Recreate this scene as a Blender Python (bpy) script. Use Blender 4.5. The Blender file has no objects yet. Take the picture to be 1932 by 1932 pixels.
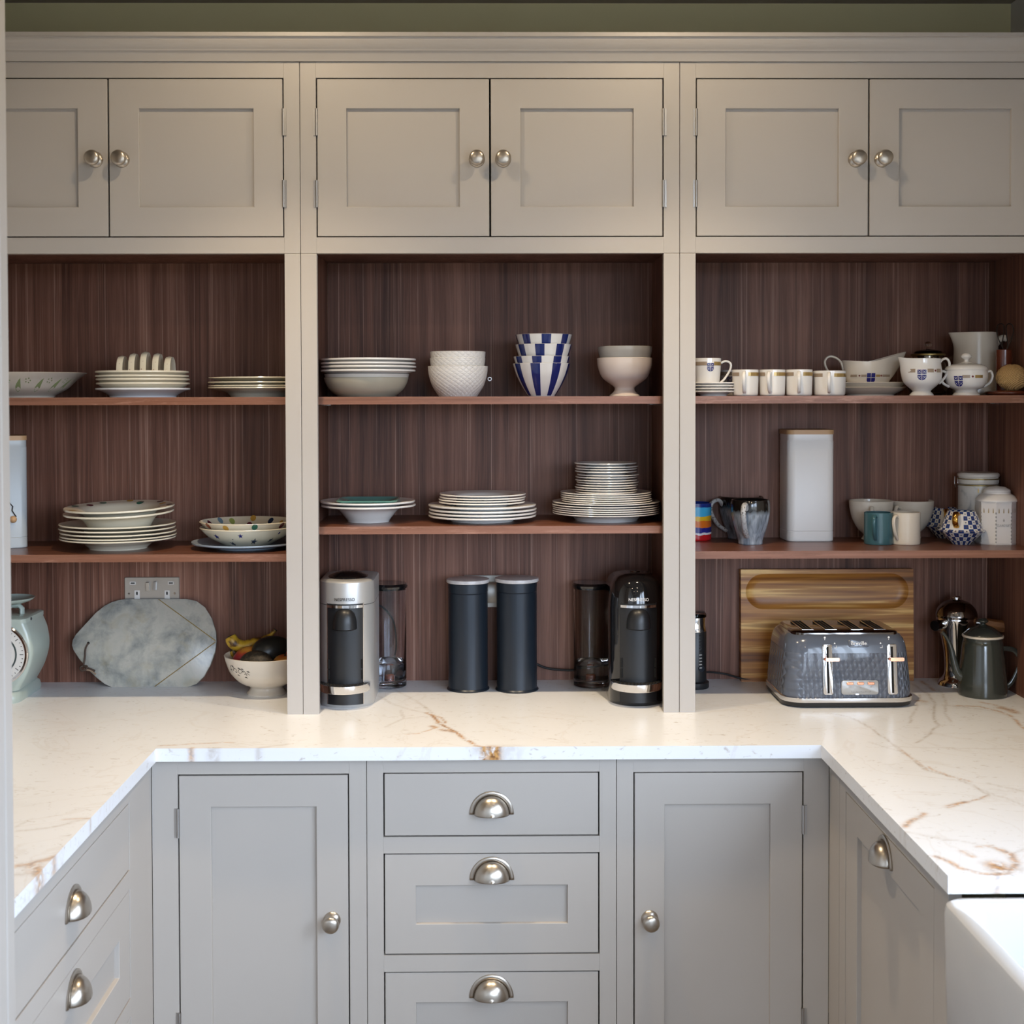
import bpy, bmesh, math, random
import numpy as np
from mathutils import Vector, Matrix
random.seed(7)
PI = math.pi
S = bpy.context.scene
COL = S.collection

# ------------------------------------------------------------ camera
F_PX, CXP, CYP, CAMZ = 2550.0, 945.359, 807.369, 1.66382
YAW, PIT, ROL = .01128, .02251, -.00238
def cam_axes():
    c, s, cp, sp = math.cos(YAW), math.sin(YAW), math.cos(PIT), math.sin(PIT)
    r = Vector((c, -s, 0)); u = Vector((sp*s, sp*c, cp)); f = Vector((cp*s, cp*c, -sp))
    c, s = math.cos(ROL), math.sin(ROL)
    return c*r+s*u, c*u-s*r, f
AR, AU, AF = cam_axes()
def at(px, py, ax, v):
    """photo pixel -> point where its ray meets the plane coordinate[ax] = v"""
    d = AR*((px-CXP)/F_PX) - AU*((py-CYP)/F_PX) + AF
    o = Vector((0, 0, CAMZ)); t = (v-o[ax])/d[ax]
    return o+d*t
cd = bpy.data.cameras.new('camera'); cam = bpy.data.objects.new('camera', cd); COL.objects.link(cam)
cam.matrix_world = Matrix(((AR.x, AU.x, -AF.x, 0), (AR.y, AU.y, -AF.y, 0), (AR.z, AU.z, -AF.z, CAMZ), (0, 0, 0, 1)))
cd.sensor_width = 36; cd.lens = 36*F_PX/1932; cd.shift_x = (966-CXP)/1932; cd.shift_y = (CYP-966)/1932
cd.clip_start = .05; cd.dof.use_dof = True; cd.dof.focus_distance = 3.28; cd.dof.aperture_fstop = 7.1
S.camera = cam

# ------------------------------------------------------------ light
DAY = 14.0; SPOT = 8.5; BEAM = 64.0; FILL = 6.0
w = bpy.data.worlds.new('daylight'); S.world = w; w.use_nodes = True
wt = w.node_tree; bg = wt.nodes['Background']; bg.inputs[1].default_value = DAY
wc = wt.nodes.new('ShaderNodeTexCoord'); ws = wt.nodes.new('ShaderNodeSeparateXYZ'); wr = wt.nodes.new('ShaderNodeValToRGB')
wt.links.new(wc.outputs['Generated'], ws.inputs[0]); wt.links.new(ws.outputs[2], wr.inputs[0]); wt.links.new(wr.outputs[0], bg.inputs[0])
e = wr.color_ramp.elements; e[0].position = 0.0; e[0].color = (.13, .135, .13, 1); e[1].position = .02; e[1].color = (.66, .80, 1.0, 1)   # dark ground, even overcast sky
S.view_settings.view_transform = 'Standard'; S.view_settings.look = 'None'; S.view_settings.gamma = 1
S.view_settings.use_curve_mapping = False; S.view_settings.exposure = 0.17
WIN_R = (.50, 1.78, 1.02, 2.20)      # window over the sink, right wall: y0 y1 z0 z1
WIN_FILL_B = (.10, 1.28, .85, 2.40)         # unseen window added for frontal fill, wall behind the camera: x0 x1 z0 z1
WIN_FILL_D = (-1.9, .25, .85, 2.58)         # unseen wide window added for frontal daylight, right wall behind the camera
def portal(loc, rot, sx, sy):
    l = bpy.data.lights.new('window_portal', 'AREA'); l.shape = 'RECTANGLE'; l.size = sx; l.size_y = sy
    l.cycles.is_portal = True
    o = bpy.data.objects.new('window_portal', l); COL.objects.link(o); o.location = loc; o.rotation_euler = rot
portal((1.46, (WIN_R[0]+WIN_R[1])/2, (WIN_R[2]+WIN_R[3])/2), (0, PI/2, 0), WIN_R[3]-WIN_R[2], WIN_R[1]-WIN_R[0])

portal(((WIN_FILL_B[0]+WIN_FILL_B[1])/2, -2.46, (WIN_FILL_B[2]+WIN_FILL_B[3])/2), (PI/2, 0, 0), WIN_FILL_B[1]-WIN_FILL_B[0], WIN_FILL_B[3]-WIN_FILL_B[2])
portal((1.46, (WIN_FILL_D[0]+WIN_FILL_D[1])/2, (WIN_FILL_D[2]+WIN_FILL_D[3])/2), (0, PI/2, 0), WIN_FILL_D[3]-WIN_FILL_D[2], WIN_FILL_D[1]-WIN_FILL_D[0])

# ------------------------------------------------------------ materials
def lin(c):
    c = c/255.0
    return c/12.92 if c <= .04045 else ((c+.055)/1.055)**2.4
def rgb(r, g, b): return (lin(r), lin(g), lin(b), 1)
MATS = {}
def mat(name, base=(.5, .5, .5, 1), rough=.5, metal=0, coat=0, trans=0, ior=1.5, spec=.5):
    m = bpy.data.materials.new(name); m.use_nodes = True; b = m.node_tree.nodes['Principled BSDF']
    b.inputs['Base Color'].default_value = base; b.inputs['Roughness'].default_value = rough
    b.inputs['Metallic'].default_value = metal; b.inputs['Coat Weight'].default_value = coat
    b.inputs['Transmission Weight'].default_value = trans; b.inputs['IOR'].default_value = ior
    b.inputs['Specular IOR Level'].default_value = spec
    MATS[name] = m; return m
class G:
    """small node-graph helper"""
    def __init__(s, m): s.m = m; s.t = m.node_tree; s.b = s.t.nodes['Principled BSDF']
    def n(s, typ, **k):
        x = s.t.nodes.new('ShaderNode'+typ)
        for a, v in k.items(): setattr(x, a, v)
        return x
    def l(s, a, b): s.t.links.new(a, b)
    def coords(s, scale=(1, 1, 1), rot=(0, 0, 0), loc=(0, 0, 0)):
        c = s.n('TexCoord'); mp = s.n('Mapping'); mp.inputs['Scale'].default_value = scale
        mp.inputs['Rotation'].default_value = rot; mp.inputs['Location'].default_value = loc
        s.l(c.outputs['Object'], mp.inputs['Vector']); return mp.outputs['Vector']
    def noise(s, vec, scale=5, detail=4, dist=0, rough=.5):
        x = s.n('TexNoise'); x.inputs['Scale'].default_value = scale; x.inputs['Detail'].default_value = detail
        x.inputs['Distortion'].default_value = dist; x.inputs['Roughness'].default_value = rough; s.l(vec, x.inputs['Vector'])
        return x.outputs['Fac']
    def ramp(s, f, stops):
        r = s.n('ValToRGB'); e = r.color_ramp.elements
        while len(e) < len(stops): e.new(.5)
        for i, (p, c) in enumerate(stops): e[i].position = p; e[i].color = c
        s.l(f, r.inputs[0]); return r.outputs[0]
    def mix(s, f, a, b, mode='MIX'):
        x = s.n('Mix', data_type='RGBA', blend_type=mode)
        if hasattr(f, 'name'): s.l(f, x.inputs[0])
        else: x.inputs[0].default_value = f
        for i, v in ((6, a), (7, b)):
            if hasattr(v, 'name'): s.l(v, x.inputs[i])
            else: x.inputs[i].default_value = v
        return x.outputs[2]
    def math(s, op, a, b=0):
        x = s.n('Math', operation=op)
        for i, v in ((0, a), (1, b)):
            if hasattr(v, 'name'): s.l(v, x.inputs[i])
            else: x.inputs[i].default_value = v
        return x.outputs[0]
    def bump(s, h, strength=.3, dist=.002):
        x = s.n('Bump'); x.inputs['Strength'].default_value = strength; x.inputs['Distance'].default_value = dist
        s.l(h, x.inputs['Height']); s.l(x.outputs[0], s.b.inputs['Normal'])
    def base(s, c): s.l(c, s.b.inputs['Base Color'])

def v4(*c): return (c[0], c[1], c[2], 1)
m = mat('cabinet_paint', v4(.462, .428, .392), .42); g = G(m)
nv = g.noise(g.coords(), 3, 3); g.base(g.ramp(nv, [(.3, v4(.454, .420, .385)), (.7, v4(.472, .437, .401))]))
def walnut(name, scale, dark, mid, light, streak, rough=.38, seed=0.0):
    """scale: per-axis frequency, low along the grain"""
    m = mat(name, mid, rough, spec=.35); g = G(m); k = lambda a, b, c, o: g.coords((scale[0]*a, scale[1]*b, scale[2]*c), loc=(seed+o, seed*.37+o, o))
    wob = g.n('TexNoise'); wob.inputs['Scale'].default_value = 1; wob.inputs['Detail'].default_value = 2; g.l(k(.10, .10, 1.3, 4), wob.inputs['Vector'])
    add = g.n('VectorMath', operation='MULTIPLY_ADD'); g.l(wob.outputs['Color'], add.inputs[0]); add.inputs[1].default_value = (2.6, 2.6, .0); g.l(k(1, 1, 1, 0), add.inputs[2])
    a = g.noise(add.outputs[0], .55, 8, 0, .72)
    b = g.noise(k(.07, .07, .35, 3), 1, 3, .6)
    c = g.noise(k(2.1, 2.1, .55, 9), 1, 5, .1, .75)
    f = g.math('ADD', g.math('MULTIPLY', a, .62), g.math('MULTIPLY', b, .38))
    cc = g.ramp(f, [(.36, dark), (.5, mid), (.63, light)])
    cc = g.mix(g.ramp(c, [(.56, v4(0, 0, 0)), (.66, v4(.55, .55, .55))]), cc, streak)
    cc = g.mix(g.ramp(c, [(.36, v4(.6, .6, .6)), (.44, v4(0, 0, 0))]), cc, dark)
    g.base(cc); g.bump(c, .06, .001); return m
walnut('walnut_panel', (75, 75, 1.3), v4(.058, .021, .0125), v4(.155, .064, .040), v4(.26, .122, .082), v4(.50, .30, .225), .5)
walnut('walnut_shelf', (1.8, 60, 60), v4(.075, .027, .014), v4(.135, .050, .027), v4(.20, .082, .047), v4(.27, .125, .08), .3, 5)
m = mat('walnut_edge', v4(.30, .15, .10), .35)
walnut('walnut_edge', (2.5, 90, 90), v4(.17, .072, .042), v4(.24, .108, .068), v4(.31, .150, .100), v4(.40, .22, .16), .33, 2)
m = mat('marble_worktop', v4(.8, .78, .75), .30, spec=.5); g = G(m)
q = g.coords()
cl = g.ramp(g.noise(q, 3.5, 5, .6), [(.3, v4(.84, .87, .92)), (.62, v4(.82, .845, .885)), (.8, v4(.72, .74, .765))])
fl = g.ramp(g.noise(g.coords((34, 80, 60), rot=(0, 0, .5)), 1, 3, 1.5), [(.635, v4(0, 0, 0)), (.73, v4(.5, .5, .5))])
cl = g.mix(fl, cl, v4(.36, .29, .22))
fv = g.n('TexNoise'); fv.inputs['Scale'].default_value = 2.3; fv.inputs['Detail'].default_value = 7; fv.inputs['Distortion'].default_value = 1.6
g.l(q, fv.inputs['Vector'])
thin = g.math('ABSOLUTE', g.math('SUBTRACT', fv.outputs['Fac'], .5))
cl = g.mix(g.ramp(thin, [(.0, v4(.17, .17, .17)), (.010, v4(0, 0, 0))]), cl, v4(.55, .47, .39))
at_g = g.n('Attribute', attribute_name='vein_grey'); at_o = g.n('Attribute', attribute_name='vein_orange')
brk = g.noise(q, 55, 5, .8)
gm = g.math('MULTIPLY', at_g.outputs['Fac'], g.ramp(brk, [(.32, v4(.15, .15, .15)), (.62, v4(1, 1, 1))]))
om = g.math('MULTIPLY', at_o.outputs['Fac'], g.ramp(brk, [(.34, v4(.1, .1, .1)), (.50, v4(1, 1, 1))]))
cl = g.mix(gm, cl, v4(.42, .36, .30))
oc = g.ramp(g.noise(q, 120, 3), [(.33, v4(.20, .075, .012)), (.6, v4(.60, .31, .08))])
cl = g.mix(om, cl, oc); g.base(cl)
mat('ceramic_white', v4(.78, .76, .73), .14, coat=.3)
mat('ceramic_cool', v4(.74, .75, .77), .14, coat=.3)
mat('ceramic_cream', v4(.72, .66, .52), .16, coat=.3)
mat('ceramic_warm', v4(.70, .63, .53), .2, coat=.2)
mat('ceramic_pink', v4(.70, .61, .55), .16, coat=.3)
mat('ceramic_grey', v4(.36, .345, .32), .16, coat=.3)
mat('ceramic_sage', v4(.45, .42, .33), .2, coat=.2)
mat('ceramic_stone', v4(.62, .59, .54), .3)
mat('glaze_navy', v4(.008, .020, .135), .12, coat=.3)
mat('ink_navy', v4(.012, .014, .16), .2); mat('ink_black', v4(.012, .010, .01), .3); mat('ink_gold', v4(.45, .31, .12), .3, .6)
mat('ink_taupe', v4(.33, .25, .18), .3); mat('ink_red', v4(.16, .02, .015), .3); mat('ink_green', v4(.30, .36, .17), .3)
mat('ink_grey', v4(.42, .41, .39), .4); mat('ink_white', v4(.82, .82, .82), .3)
mat('spot_teal', v4(.02, .13, .09), .2); mat('spot_plum', v4(.11, .015, .03), .2); mat('spot_mustard', v4(.52, .30, .06), .2)
mat('spot_navy', v4(.015, .03, .07), .2); mat('spot_lime', v4(.30, .36, .10), .2); mat('spot_blue', v4(.16, .25, .33), .2); mat('spot_rust', v4(.30, .07, .03), .2)
mat('teal_glaze', v4(.10, .27, .25), .18, coat=.3); mat('teal_mug', v4(.045, .125, .15), .22, coat=.2)
mat('brushed_nickel', v4(.50, .45, .39), .3, 1); mat('hinge_steel', v4(.45, .44, .43), .38, 1)
mat('chrome', v4(.72, .72, .73), .06, 1); mat('chrome_dark', v4(.22, .20, .19), .08, 1); mat('copper', v4(.75, .33, .19), .2, 1)
mat('gold_lustre', v4(.62, .33, .07), .14, 1); mat('brass', v4(.30, .22, .08), .4, 1)
mat('silver_plastic', v4(.46, .46, .455), .34, .45); mat('gloss_black', v4(.006, .006, .007), .07, coat=.5); mat('satin_black', v4(.010, .011, .013), .38)
mat('rubber_black', v4(.012, .012, .013), .6); mat('navy_tin', v4(.016, .023, .034), .33, .25); mat('dark_void', v4(.004, .004, .004), .9)
mat('clear_plastic', v4(.93, .94, .98), .03, trans=1, ior=1.3); mat('smoked_plastic', v4(.80, .78, .76), .04, trans=1, ior=1.25)
mat('water', v4(.97, .98, 1), .0, trans=1, ior=1.33); mat('glass', v4(.9, .88, .82), .02, trans=1, ior=1.3)
mat('mint_enamel', v4(.40, .46, .41), .28, coat=.2); mat('dial_white', v4(.62, .62, .60), .3); mat('dial_ring', v4(.04, .06, .06), .4)
mat('tin_white', v4(.84, .81, .78), .33); mat('tin_blue', v4(.50, .54, .56), .33); mat('beech', v4(.56, .34, .17), .45)
mat('toaster_gloss', v4(.095, .112, .150), .16, coat=.4)
mat('enamel_green', v4(.040, .045, .038), .12, coat=.4); mat('enamel_rim', v4(.70, .62, .50), .2)
mat('leather', v4(.06, .035, .022), .7); mat('cord_tan', v4(.28, .19, .12), .7)
mat('banana_tip', v4(.02, .014, .008), .7); mat('avocado', v4(.012, .013, .011), .35); mat('iron', v4(.03, .022, .018), .45, .6)
mat('fireclay', v4(.58, .58, .58), .1, coat=.5); mat('socket_steel', v4(.42, .40, .37), .36, .7); mat('plug_white', v4(.62, .60, .57), .4)
mat('wall_paint', v4(.70, .65, .40), .9); mat('ceiling_paint', v4(.30, .27, .24), .9); mat('room_white', v4(.62, .60, .57), .9)
mat('blue_glaze', v4(.3, .36, .43), .2); mat('stand_wood', v4(.10, .022, .01), .25, coat=.3)
m = mat('floor_oak', v4(.28, .2, .13), .5); g = G(m)
g.base(g.ramp(g.noise(g.coords((3, 30, 1)), 2, 5, .4), [(.3, v4(.15, .13, .115)), (.7, v4(.22, .195, .175))]))
m = mat('toaster_relief', v4(.105, .122, .160), .26, coat=.35); g = G(m)
sp = g.n('SeparateXYZ'); g.l(g.coords(), sp.inputs[0]); u = g.math('ADD', sp.outputs[0], sp.outputs[1])
ph = g.math('MULTIPLY', u, 2*PI/.044); wob = g.math('MULTIPLY', g.math('SINE', g.math('MULTIPLY', sp.outputs[2], 2*PI/.046)), .95)
h = g.math('MULTIPLY', g.math('ABSOLUTE', g.math('SINE', g.math('ADD', ph, wob))), g.math('ABSOLUTE', g.math('SINE', g.math('SUBTRACT', ph, wob))))
g.bump(h, .8, .005)
m = mat('marble_board', v4(.5, .5, .47), .22); g = G(m); q = g.coords()
c1 = g.ramp(g.noise(q, 13, 7, .25, .62), [(.30, v4(.15, .155, .16)), (.42, v4(.30, .305, .275)), (.56, v4(.46, .435, .375)), (.74, v4(.38, .38, .33))])
c2 = g.ramp(g.noise(g.coords(loc=(2, 1, 3)), 15, 4, 1), [(.55, v4(0, 0, 0)), (.75, v4(.45, .45, .45))])
g.base(g.mix(c2, c1, v4(.33, .27, .14)))
m = mat('jar_marble', v4(.6, .59, .56), .25); g = G(m)
g.base(g.ramp(g.noise(g.coords(), 14, 6, 1.8), [(.35, v4(.34, .34, .34)), (.46, v4(.56, .54, .51)), (.7, v4(.61, .59, .55))]))
m = mat('lid_marble', v4(.6, .58, .6), .3); g = G(m)
g.base(g.ramp(g.noise(g.coords(), 20, 6, 1.5), [(.35, v4(.42, .41, .43)), (.6, v4(.60, .58, .58))]))
def acacia():
    m = mat('acacia', v4(.3, .15, .05), .4); g = G(m)
    a = g.noise(g.coords((.9, .9, 24)), 1, 3, .15)
    b = g.noise(g.coords((3.5, 3.5, 120)), 1, 5, .5)
    f = g.math('ADD', g.math('MULTIPLY', a, .75), g.math('MULTIPLY', b, .27))
    g.base(g.ramp(f, [(.36, v4(.06, .020, .006)), (.45, v4(.30, .11, .022)), (.53, v4(.52, .23, .05)), (.58, v4(.92, .58, .20)), (.65, v4(.36, .14, .030)), (.74, v4(.88, .52, .16))]))
acacia()
m = mat('banana', v4(.5, .3, .02), .45); g = G(m)
g.base(g.ramp(g.noise(g.coords((1, 1, 1)), 45, 4, .5), [(.38, v4(.08, .035, .008)), (.5, v4(.46, .27, .02)), (.7, v4(.58, .38, .03))]))
m = mat('mango', v4(.5, .2, .03), .35); g = G(m)
g.base(g.ramp(g.noise(g.coords(), 16, 2), [(.42, v4(.50, .22, .03)), (.52, v4(.42, .06, .02)), (.6, v4(.35, .015, .02))]))
m = mat('avocado_brown', v4(.04, .03, .02), .6); g = G(m)
nz = g.noise(g.coords(), 160, 3); g.base(g.ramp(nz, [(.4, v4(.028, .022, .014)), (.65, v4(.07, .052, .03))])); g.bump(nz, .5, .002)
m = mat('twine', v4(.42, .26, .11), .8); g = G(m); q = g.coords((1, 1, 1), rot=(.5, .4, 0))
wv = g.n('TexWave', wave_type='BANDS', bands_direction='Z'); wv.inputs['Scale'].default_value = 95; wv.inputs['Distortion'].default_value = 1.2; g.l(q, wv.inputs['Vector'])
g.base(g.ramp(wv.outputs['Fac'], [(.2, v4(.30, .17, .06)), (.7, v4(.62, .40, .17))])); g.bump(wv.outputs['Fac'], .6, .002)
m = mat('glaze_halo', v4(.3, .36, .42), .16, coat=.5); g = G(m)
sp = g.n('SeparateXYZ'); g.l(g.coords(), sp.inputs[0])
st = g.noise(g.coords((110, 110, 14)), 1, 4, .3)
hh = g.math('ADD', g.math('MULTIPLY', sp.outputs[2], 10.5), g.math('MULTIPLY', g.math('SUBTRACT', st, .5), .30))
body = g.ramp(st, [(.3, v4(.10, .12, .14)), (.5, v4(.26, .31, .37)), (.68, v4(.42, .47, .54))])
g.base(g.mix(g.ramp(hh, [(.80, v4(0, 0, 0)), (.93, v4(1, 1, 1))]), body, v4(.008, .007, .006)))
m = mat('glaze_speckle', v4(.5, .5, .5), .3); g = G(m)
g.base(g.ramp(g.noise(g.coords(), 240, 3), [(.34, v4(.05, .04, .03)), (.42, v4(.42, .42, .42)), (.7, v4(.52, .53, .54))]))
def bands(name, stops, height, rough=.2):
    m = mat(name, v4(1, 1, 1), rough, coat=.3); g = G(m); sp = g.n('SeparateXYZ'); g.l(g.coords(), sp.inputs[0])
    nz = g.noise(g.coords(), 60, 2); f = g.math('ADD', g.math('DIVIDE', sp.outputs[2], height), g.math('MULTIPLY', g.math('SUBTRACT', nz, .5), .09))
    r = g.ramp(f, stops); r.node.color_ramp.interpolation = 'CONSTANT'; g.base(r)
bands('rainbow_glaze', [(0, v4(.55, .012, .015)), (.17, v4(.75, .70, .70)), (.22, v4(.02, .02, .22)), (.37, v4(.72, .16, .015)), (.55, v4(.78, .46, .02)), (.68, v4(.06, .42, .70)), (.92, v4(.015, .03, .20))], .094)
m = mat('blue_check', v4(.7, .7, .7), .15, coat=.4); g = G(m)
sp = g.n('SeparateXYZ'); g.l(g.coords(), sp.inputs[0])
an = g.math('MULTIPLY', g.math('ARCTAN2', sp.outputs[0], g.math('MULTIPLY', sp.outputs[1], -1)), 26/(2*PI)); zz = g.math('DIVIDE', sp.outputs[2], .0105)
cv = g.n('CombineXYZ'); g.l(an, cv.inputs[0]); g.l(zz, cv.inputs[1]); cv.inputs[2].default_value = .5
ch = g.n('TexChecker'); ch.inputs['Scale'].default_value = 1; g.l(cv.outputs[0], ch.inputs[0])
fx = g.math('ABSOLUTE', g.math('SUBTRACT', g.math('FRACT', an), .5)); fy = g.math('ABSOLUTE', g.math('SUBTRACT', g.math('FRACT', zz), .5))
dot = g.math('LESS_THAN', g.math('ADD', fx, fy), .19)
g.base(g.mix(dot, g.mix(ch.outputs['Fac'], v4(.72, .71, .68), v4(.014, .045, .19)), v4(.09, .07, .10)))
m = mat('basket_weave', v4(.76, .74, .71), .3); g = G(m); sp = g.n('SeparateXYZ'); g.l(g.coords(), sp.inputs[0])
an = g.math('MULTIPLY', g.math('ARCTAN2', sp.outputs[0], g.math('MULTIPLY', sp.outputs[1], -1)), 14); zz = g.math('MULTIPLY', sp.outputs[2], 2*PI/.021)
h = g.math('MULTIPLY', g.math('ABSOLUTE', g.math('SINE', g.math('ADD', an, zz))), g.math('ABSOLUTE', g.math('SINE', g.math('SUBTRACT', an, g.math('MULTIPLY', zz, .8)))))
g.bump(g.math('POWER', h, .4), .5, .002)
m = mat('handle_wood', v4(.2, .07, .02), .35); g = G(m)
g.base(g.ramp(g.noise(g.coords((8, 60, 60)), 1, 4, .4), [(.3, v4(.09, .03, .01)), (.7, v4(.27, .11, .035))]))

# ------------------------------------------------------------ mesh helpers
def mesh(name, verts, faces, smooth=None):
    me = bpy.data.meshes.new(name); me.from_pydata([tuple(v) for v in verts], [], faces)
    bm = bmesh.new(); bm.from_mesh(me); bmesh.ops.recalc_face_normals(bm, faces=bm.faces); bm.to_mesh(me); bm.free()
    if smooth is not None:
        me.polygons.foreach_set('use_smooth', [True]*len(me.polygons)); me.set_sharp_from_angle(angle=math.radians(smooth))
    me.update(); return me
def obj(name, me, mt, parent=None, loc=(0, 0, 0), rot=(0, 0, 0), bevel=0):
    o = bpy.data.objects.new(name, me); COL.objects.link(o); o.location = loc; o.rotation_euler = rot
    if mt is not None and len(me.materials) == 0: me.materials.append(MATS[mt])
    if parent is not None: o.parent = parent
    if bevel:
        b = o.modifiers.new('soft_edge', 'BEVEL'); b.width = bevel; b.segments = 2; b.limit_method = 'ANGLE'; b.angle_limit = math.radians(50)
    return o
def tag(o, label, cat, group=None):
    o['label'] = label; o['category'] = cat
    if group: o['group'] = group
    return o
def thing(name, label, cat, loc=(0, 0, 0), rz=0, group=None):
    o = bpy.data.objects.new(name, None); COL.objects.link(o); o.empty_display_size = .02
    o.location = loc; o.rotation_euler = (0, 0, rz); return tag(o, label, cat, group)
def struct(o): o['kind'] = 'structure'; return o
def copy_tree(o, parent=None, label=None):
    c = o.copy(); COL.objects.link(c)
    if parent is not None: c.parent = parent
    if label: c['label'] = label
    for ch in list(o.children): copy_tree(ch, c)
    return c
class MB:
    """collects shapes into ONE mesh"""
    def __init__(s): s.v = []; s.f = []
    def add(s, vs, fs):
        k = len(s.v); s.v += [tuple(v) for v in vs]; s.f += [tuple(i+k for i in f) for f in fs]; return s
    def box(s, x0, x1, y0, y1, z0, z1):
        return s.add([(x, y, z) for z in (z0, z1) for y in (y0, y1) for x in (x0, x1)],
                     [(0, 2, 3, 1), (4, 5, 7, 6), (0, 1, 5, 4), (2, 6, 7, 3), (0, 4, 6, 2), (1, 3, 7, 5)])
    def ring_plate(s, O, I, y0, y1):
        """rectangular plate O=(x0,x1,z0,z1) with hole I, between y0 and y1"""
        def r(q, y): return [(q[0], y, q[2]), (q[1], y, q[2]), (q[1], y, q[3]), (q[0], y, q[3])]
        vs = r(O, y0)+r(I, y0)+r(O, y1)+r(I, y1); fs = []
        for i in range(4):
            j = (i+1) % 4
            fs += [(i, j, 4+j, 4+i), (8+j, 8+i, 12+i, 12+j), (i, 8+i, 8+j, j), (4+j, 12+j, 12+i, 4+i)]
        return s.add(vs, fs)
    def loft(s, rings, cap=True):
        n = len(rings[0]); vs = [p for r in rings for p in r]; fs = []
        for a in range(len(rings)-1):
            for i in range(n):
                j = (i+1) % n; fs.append((a*n+i, a*n+j, (a+1)*n+j, (a+1)*n+i))
        if cap: fs += [tuple(range(n-1, -1, -1)), tuple(range((len(rings)-1)*n, len(rings)*n))]
        return s.add(vs, fs)
    def lathe(s, prof, segs=48, c=(0, 0, 0), th0=0, th1=2*PI):
        full = abs(th1-th0-2*PI) < 1e-6; m_ = segs if full else segs+1; vs = []; idx = []
        for r, z in prof:
            if r < 1e-6: idx.append([len(vs)]*m_); vs.append((c[0], c[1], c[2]+z))
            else:
                idx.append(list(range(len(vs), len(vs)+m_)))
                for i in range(m_):
                    t = th0+(th1-th0)*i/segs; vs.append((c[0]+r*math.sin(t), c[1]-r*math.cos(t), c[2]+z))
        fs = []
        for a in range(len(prof)-1):
            for i in range(segs):
                j = (i+1) % m_
                q = [idx[a][i], idx[a][j], idx[a+1][j], idx[a+1][i]]; q = [x for k, x in enumerate(q) if x not in q[:k]]
                if len(q) > 2: fs.append(tuple(q))
        return s.add(vs, fs)
    def tube(s, path, r, segs=10, flat=1.0, cap=True, ref=None):
        P = [Vector(p) for p in path]; n = len(P); rr = r if isinstance(r, (list, tuple)) else [r]*n
        T = [(P[min(i+1, n-1)]-P[max(i-1, 0)]).normalized() for i in range(n)]
        a = Vector(ref) if ref else (Vector((0, 0, 1)) if abs(T[0].z) < .9 else Vector((1, 0, 0)))
        rings = []
        for i in range(n):
            b = T[i].cross(a)
            if b.length < 1e-5: b = T[i].orthogonal()
            b.normalize(); c = b.cross(T[i]).normalized()
            if not ref: a = c
            rings.append([P[i]+b*math.cos(2*PI*k/segs)*rr[i]*flat+c*math.sin(2*PI*k/segs)*rr[i] for k in range(segs)])
        return s.loft(rings, cap)
    def extrude(s, poly, y0, y1):
        n = len(poly)
        return s.loft([[(x, y0, z) for x, z in poly], [(x, y1, z) for x, z in poly]])
    def me(s, name, smooth=None): return mesh(name, s.v, s.f, smooth)
def bez(pts, n=8):
    """Catmull-Rom through points (any dimension)"""
    P = [np.array(p, float) for p in pts]; P = [2*P[0]-P[1]]+P+[2*P[-1]-P[-2]]; out = []
    for i in range(1, len(P)-2):
        for k in range(n):
            t = k/n; a, b, c, d = P[i-1:i+3]
            out.append(tuple(.5*(2*b+(c-a)*t+(2*a-5*b+4*c-d)*t*t+(3*b-a-3*c+d)*t**3)))
    out.append(tuple(P[-2])); return out
def rrect(wd, dp, r, z=0, cx=0, cy=0, n=6):
    r = min(r, wd/2-1e-4, dp/2-1e-4); pts = []
    for qx, qy, a0 in ((1, 1, 0), (-1, 1, PI/2), (-1, -1, PI), (1, -1, 1.5*PI)):
        for k in range(n+1):
            a = a0+k/n*PI/2; pts.append((cx+qx*(wd/2-r)+r*math.cos(a), cy+qy*(dp/2-r)+r*math.sin(a), z))
    return pts
def ell(rx, ry, z=0, cx=0, cy=0, n=40): return [(cx+rx*math.cos(2*PI*k/n), cy+ry*math.sin(2*PI*k/n), z) for k in range(n)]
def vessel(outer, t=.003, zfloor=None, smooth=5, base_in=.8):
    """hollow lathe profile from an outer silhouette [(r,z)...] that starts at the base edge"""
    o = bez(outer, smooth) if smooth else list(outer); rb = o[0][0]; zf = zfloor if zfloor is not None else t+.002
    inn = []
    for i in range(len(o)-1, -1, -1):
        a = np.array(o[max(i-1, 0)]); b = np.array(o[min(i+1, len(o)-1)]); d = b-a; L = np.hypot(*d) or 1
        r, z = o[i][0]-t*d[1]/L, o[i][1]+t*d[0]/L
        if i == len(o)-1: z = o[i][1]
        if z > zf and r > .002: inn.append((r, z))
    r0 = inn[-1][0] if inn else .01
    prof = [(0, .0012), (rb*base_in, .0012), (rb*(base_in+.06), 0)]+o
    R_, Z_ = o[-1]; prof += [(R_-t*.5, Z_+t*.28)]+inn+[(r0*.75, zf), (0, zf)]
    return prof, o, inn
def rfun(prof):
    zs = [p[1] for p in prof]; rs = [p[0] for p in prof]; k = np.argsort(zs)
    zs = np.array(zs)[k]; rs = np.array(rs)[k]
    return lambda z: float(np.interp(z, zs, rs))
def decal(mb, poly, R, zc, th, off=.0006):
    """flat print polygon (u,v metres) laid on a lathe surface of radius R(z) around angle th, height zc"""
    r0 = R(zc); vs = []
    cu = sum(p[0] for p in poly)/len(poly); cv = sum(p[1] for p in poly)/len(poly)
    for u_, v_ in [(cu, cv)]+list(poly):
        z = zc+v_; r = R(z)+off; a = th+u_/r0; vs.append((r*math.sin(a), -r*math.cos(a), z))
    n = len(poly); return mb.add(vs, [(0, 1+i, 1+(i+1) % n) for i in range(n)])
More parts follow.
